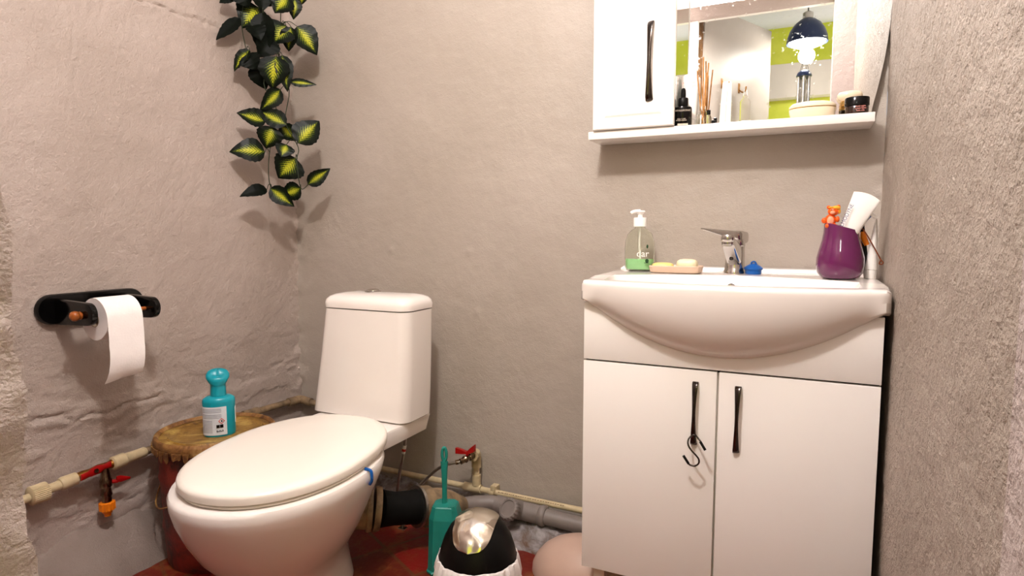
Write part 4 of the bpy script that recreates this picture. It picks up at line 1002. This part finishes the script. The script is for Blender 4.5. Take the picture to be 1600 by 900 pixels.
# ---------------------------------------------------------------- hanging artificial vine
LEAVES = [(-1.698,1.764,1.759,-1.644,1.807,1.669,0.073),(-1.719,1.733,1.756,-1.745,1.696,1.691,0.081),(-1.698,1.736,1.749,-1.724,1.741,1.669,0.049),(-1.794,1.683,1.813,-1.818,1.625,1.738,0.092),(-1.828,1.627,1.766,-1.844,1.537,1.683,0.038),(-1.691,1.718,1.846,-1.724,1.683,1.79,0.076),(-1.68,1.74,1.844,-1.683,1.734,1.775,0.04),(-1.672,1.761,1.872,-1.681,1.775,1.834,0.032),(-1.764,1.669,1.787,-1.751,1.65,1.636,0.065),(-1.748,1.693,1.704,-1.767,1.65,1.634,0.067),(-1.794,1.634,1.655,-1.836,1.593,1.584,0.038),(-1.798,1.623,1.637,-1.773,1.639,1.588,0.059),(-1.795,1.66,1.613,-1.786,1.692,1.53,0.059),(-1.727,1.691,1.639,-1.741,1.675,1.527,0.086),(-1.719,1.71,1.647,-1.693,1.703,1.523,0.049),(-1.702,1.726,1.556,-1.622,1.768,1.55,0.024),(-1.737,1.714,1.53,-1.77,1.653,1.449,0.049),(-1.772,1.674,1.413,-1.808,1.587,1.437,0.054),(-1.708,1.709,1.402,-1.789,1.653,1.456,0.054),(-1.749,1.72,1.405,-1.715,1.764,1.353,0.049),(-1.678,1.732,1.338,-1.627,1.782,1.428,0.081),(-1.75,1.684,1.395,-1.774,1.671,1.318,0.07),(-1.774,1.667,1.304,-1.829,1.565,1.304,0.07),(-1.707,1.747,1.289,-1.744,1.7,1.214,0.092),(-1.72,1.718,1.334,-1.715,1.687,1.289,0.054),(-1.667,1.763,1.193,-1.592,1.796,1.249,0.043),(-1.76,1.657,1.171,-1.791,1.568,1.149,0.038),(-1.685,1.746,1.179,-1.747,1.707,1.15,0.054),(-1.752,1.665,1.176,-1.679,1.699,1.112,0.049),(-1.801,1.608,1.848,-1.78,1.622,1.796,0.059),(-1.818,1.596,1.84,-1.828,1.55,1.795,0.032),(-1.762,1.657,1.88,-1.749,1.661,1.793,0.07),(-1.745,1.713,1.885,-1.772,1.706,1.821,0.065),(-1.778,1.637,1.736,-1.74,1.636,1.687,0.054)]
DARK = {4, 8, 9, 11, 12, 26, 29, 30, 31, 33}
vine = thing('hanging_vine', 'artificial trailing vine with yellow and dark green leaves hanging in the corner', 'plant', (-1.75, 1.70, 1.10))
STEMS = [[(-1.727,1.723,1.908),(-1.732,1.719,1.753),(-1.738,1.713,1.641),(-1.716,1.735,1.532),(-1.727,1.723,1.417),(-1.698,1.752,1.328),(-1.702,1.748,1.281),(-1.695,1.755,1.18),(-1.675,1.774,1.194)],
[(-1.767,1.682,1.9),(-1.77,1.68,1.791),(-1.753,1.697,1.684),(-1.775,1.674,1.547),(-1.749,1.701,1.472),(-1.757,1.693,1.392),(-1.77,1.68,1.278),(-1.77,1.679,1.198),(-1.76,1.69,1.173)],
[(-1.813,1.633,1.869),(-1.818,1.627,1.76),(-1.818,1.627,1.717),(-1.811,1.635,1.653)]]
allst = []
bm = B()
for s in STEMS:
    s2 = [(s[0][0], s[0][1], 2.2)]+s
    tube(bm, s2, 0.0016, 6, 5); allst += catmull(s, 8)
lr = random.Random(11)
camv = Vector((0,0,1.02))
leaf_data = []
for i, L in enumerate(LEAVES):
    a, b, wd = Vector(L[0:3]), Vector(L[3:6]), L[6]
    near = min(allst, key=lambda q: (q-a).length)
    mid = (near+a)/2+Vector((0.01,-0.01,0.012))
    tube(bm, [near, mid, a], 0.0012, 5, 4)
    leaf_data.append((a, b, wd))
obj('stems', bm, 'stem', vine)
for i, (a, b, wd) in enumerate(leaf_data):
    d = (b-a); Ln = d.length; d.normalize()
    view = (camv-(a+b)/2).normalized()
    n = (view+Vector((lr.uniform(-.35,.35), lr.uniform(-.35,.35), lr.uniform(0.0,0.55)))*(1.0)).normalized(); n = (n-d*n.dot(d)).normalized(); s_ = d.cross(n)
    Wd = wd*0.70
    bm = B(); uvl = bm.loops.layers.uv.new('UVMap'); NUV = {}
    nl, nw = 14, 8; top, bot = [], []
    curl = lr.uniform(-0.10, 0.22)*Ln; fold = lr.uniform(0.10, 0.40)
    for j in range(nl+1):
        t = j/nl; w_ = (Wd*(math.sin(PI*min(1, t**0.78))**0.78)*(1-0.30*t) if 0 < t < 1 else 0.0004)*1.05
        rt_, rb_ = [], []
        for k in range(nw+1):
            q = 2*k/nw-1
            rip = 1+(0.035*math.sin(j*2.9) if abs(q) == 1 else 0)
            p = a+d*Ln*t+s_*w_*q*rip+n*(fold*abs(q)*w_*0.8+curl*(t-t*t)*2-0.15*Ln*t*t+0.0015*math.sin(t*30)*abs(q))
            x, y = p.x, p.y
            p.x = max(p.x, XL+0.014); p.y = min(p.y, YB-0.010)
            v = bm.verts.new(p); v2 = bm.verts.new(p-n*0.0007); NUV[v] = (t, q); NUV[v2] = (t, q); rt_.append(v); rb_.append(v2)
        top.append(rt_); bot.append(rb_)
    for j in range(nl):
        for k in range(nw):
            for R, rev in ((top, False), (bot, True)):
                f = [R[j][k], R[j][k+1], R[j+1][k+1], R[j+1][k]]
                if rev: f.reverse()
                fc = bm.faces.new(f)
                for lp_ in fc.loops: lp_[uvl].uv = NUV[lp_.vert]
    lo = obj('leaf', bm, 'leafdark' if i in DARK else 'leaf', vine)

# ---------------------------------------------------------------- hall things seen in the mirror
pn = thing('pendant_lamp', 'lit pendant lamp with a dark blue dome shade seen in the mirror', 'lamp', (-0.055, -0.80, 2.22))
c = (-0.055,-0.80,2.22)
obj('shade', lathe(B(), [(0.125,0.02),(0.121,0.055),(0.106,0.10),(0.080,0.14),(0.045,0.168),(0.030,0.175),(0.028,0.172),(0.043,0.165),(0.077,0.137),(0.103,0.098),(0.118,0.055),(0.1225,0.02),(0.125,0.02)], c, seg=40, cap=False), 'navy', pn)
obj('socket', lathe(B(), [(0.032,0.170),(0.032,0.21),(0.024,0.215),(0.006,0.225)], c, seg=24), 'steel', pn)
obj('cord', tube(B(), [(c[0],c[1],2.44),(c[0],c[1],H)], 0.004, 8), 'black', pn)
obj('bulb', lathe(B(), [(0.014,0.15),(0.018,0.12),(0.070,0.07),(0.108,0.040),(0.112,0.030),(0.100,0.012),(0.06,-0.004),(0.002,-0.010)], c, seg=36), 'bulb', pn)
pt = point('pendant_lamp_light', (c[0], c[1]+0.0, 2.16), 4.5, 0.05, (1, 0.95, 0.88))
wc = thing('wind_chime', 'small wind chime with metal tubes hanging below the pendant lamp in the mirror', 'wind chime', (-0.064, -0.75, 1.84))
c = (-0.064,-0.75)
obj('dome', lathe(B(), [(0.046,0),(0.047,0.004),(0.040,0.024),(0.024,0.038),(0.003,0.043)], (c[0],c[1],2.018), seg=28), 'navy', wc)
for k in range(5):
    a = 2*PI*k/5+0.3; obj('chime_tube', tube(B(), [(c[0]+0.032*math.cos(a),c[1]+0.032*math.sin(a),2.015),(c[0]+0.032*math.cos(a),c[1]+0.032*math.sin(a),1.835-0.01*k)], 0.0095, 12), 'chrome', wc)
bm = B()
for k in range(4):
    a = PI/2*k+0.5; tube(bm, [(c[0]+0.040*math.cos(a),c[1]+0.040*math.sin(a),2.025),(c[0],c[1],2.145)], 0.0012, 6)
ball(bm, (c[0],c[1],2.147), 0.004)
obj('strings', bm, 'black', wc)
dd = Vector((0.325,-0.72,0)).normalized(); dn = Vector((dd.y,-dd.x,0))
if dn.x < 0: dn = -dn
def dpt(t, off, z): return Vector((-0.60,-0.14,0))+dd*t+dn*off+Vector((0,0,z))
# which side of the leaf faces the bathroom mirror: the right-hand face
def hook(t, z, lab, k):
    h = thing('coat_hook', lab, 'hook', dpt(t, 0.0, z-0.05), 'hooks on the open door')
    obj('plate', loft(B(), [[dpt(t+a, o_, z+b) for a, b in ((-0.008,-0.03),(0.008,-0.03),(0.008,0.03),(-0.008,0.03))] for o_ in (0.0,0.004)]), 'brass', h)
    obj('prong', tube(B(), [dpt(t,0.003,z-0.01), dpt(t,0.025,z-0.028), dpt(t,0.045,z-0.022), dpt(t,0.050,z+0.004)], 0.0045, 10, 5), 'brass', h)
hook(0.20, 1.93, 'brass hook on the open door holding the white towel', 0)
hook(0.40, 1.93, 'brass hook on the open door, right of the towel hook', 1)
bm = B(); rings = []
for z, w, o_ in ((1.935,0.014,0.034),(1.925,0.026,0.036),(1.88,0.034,0.036),(1.80,0.044,0.034),(1.70,0.052,0.032),(1.60,0.056,0.030),(1.45,0.058,0.030)):
    rings.append([dpt(0.20+w*math.cos(a), o_+0.020*math.sin(a)*(1+0.4*math.cos(5*a)), z) for a in np.linspace(0, 2*PI, 40, endpoint=False)])
tag(obj('hand_towel', loft(bm, rings), 'towel'), 'white hand towel hanging from a door hook, seen in the mirror', 'towel')
hbk = thing('hanging_clear_bottle', 'clear bottle hanging from the door hook, seen in the mirror', 'bottle', dpt(0.40, 0.047, 1.72))
b0 = dpt(0.40, 0.047, 1.72)
obj('bottle', lathe(B(), [(0.028,0),(0.032,0.004),(0.032,0.12),(0.014,0.145),(0.012,0.160)], b0, seg=28), 'glass', hbk)
obj('loop', tube(B(), [b0+Vector((0.012,0,0.155)), b0+Vector((0.008,0,0.185)), b0+Vector((0,0,0.196)), b0+Vector((-0.008,0,0.185)), b0+Vector((-0.012,0,0.155))], 0.002, 6, 4), 'white', hbk)
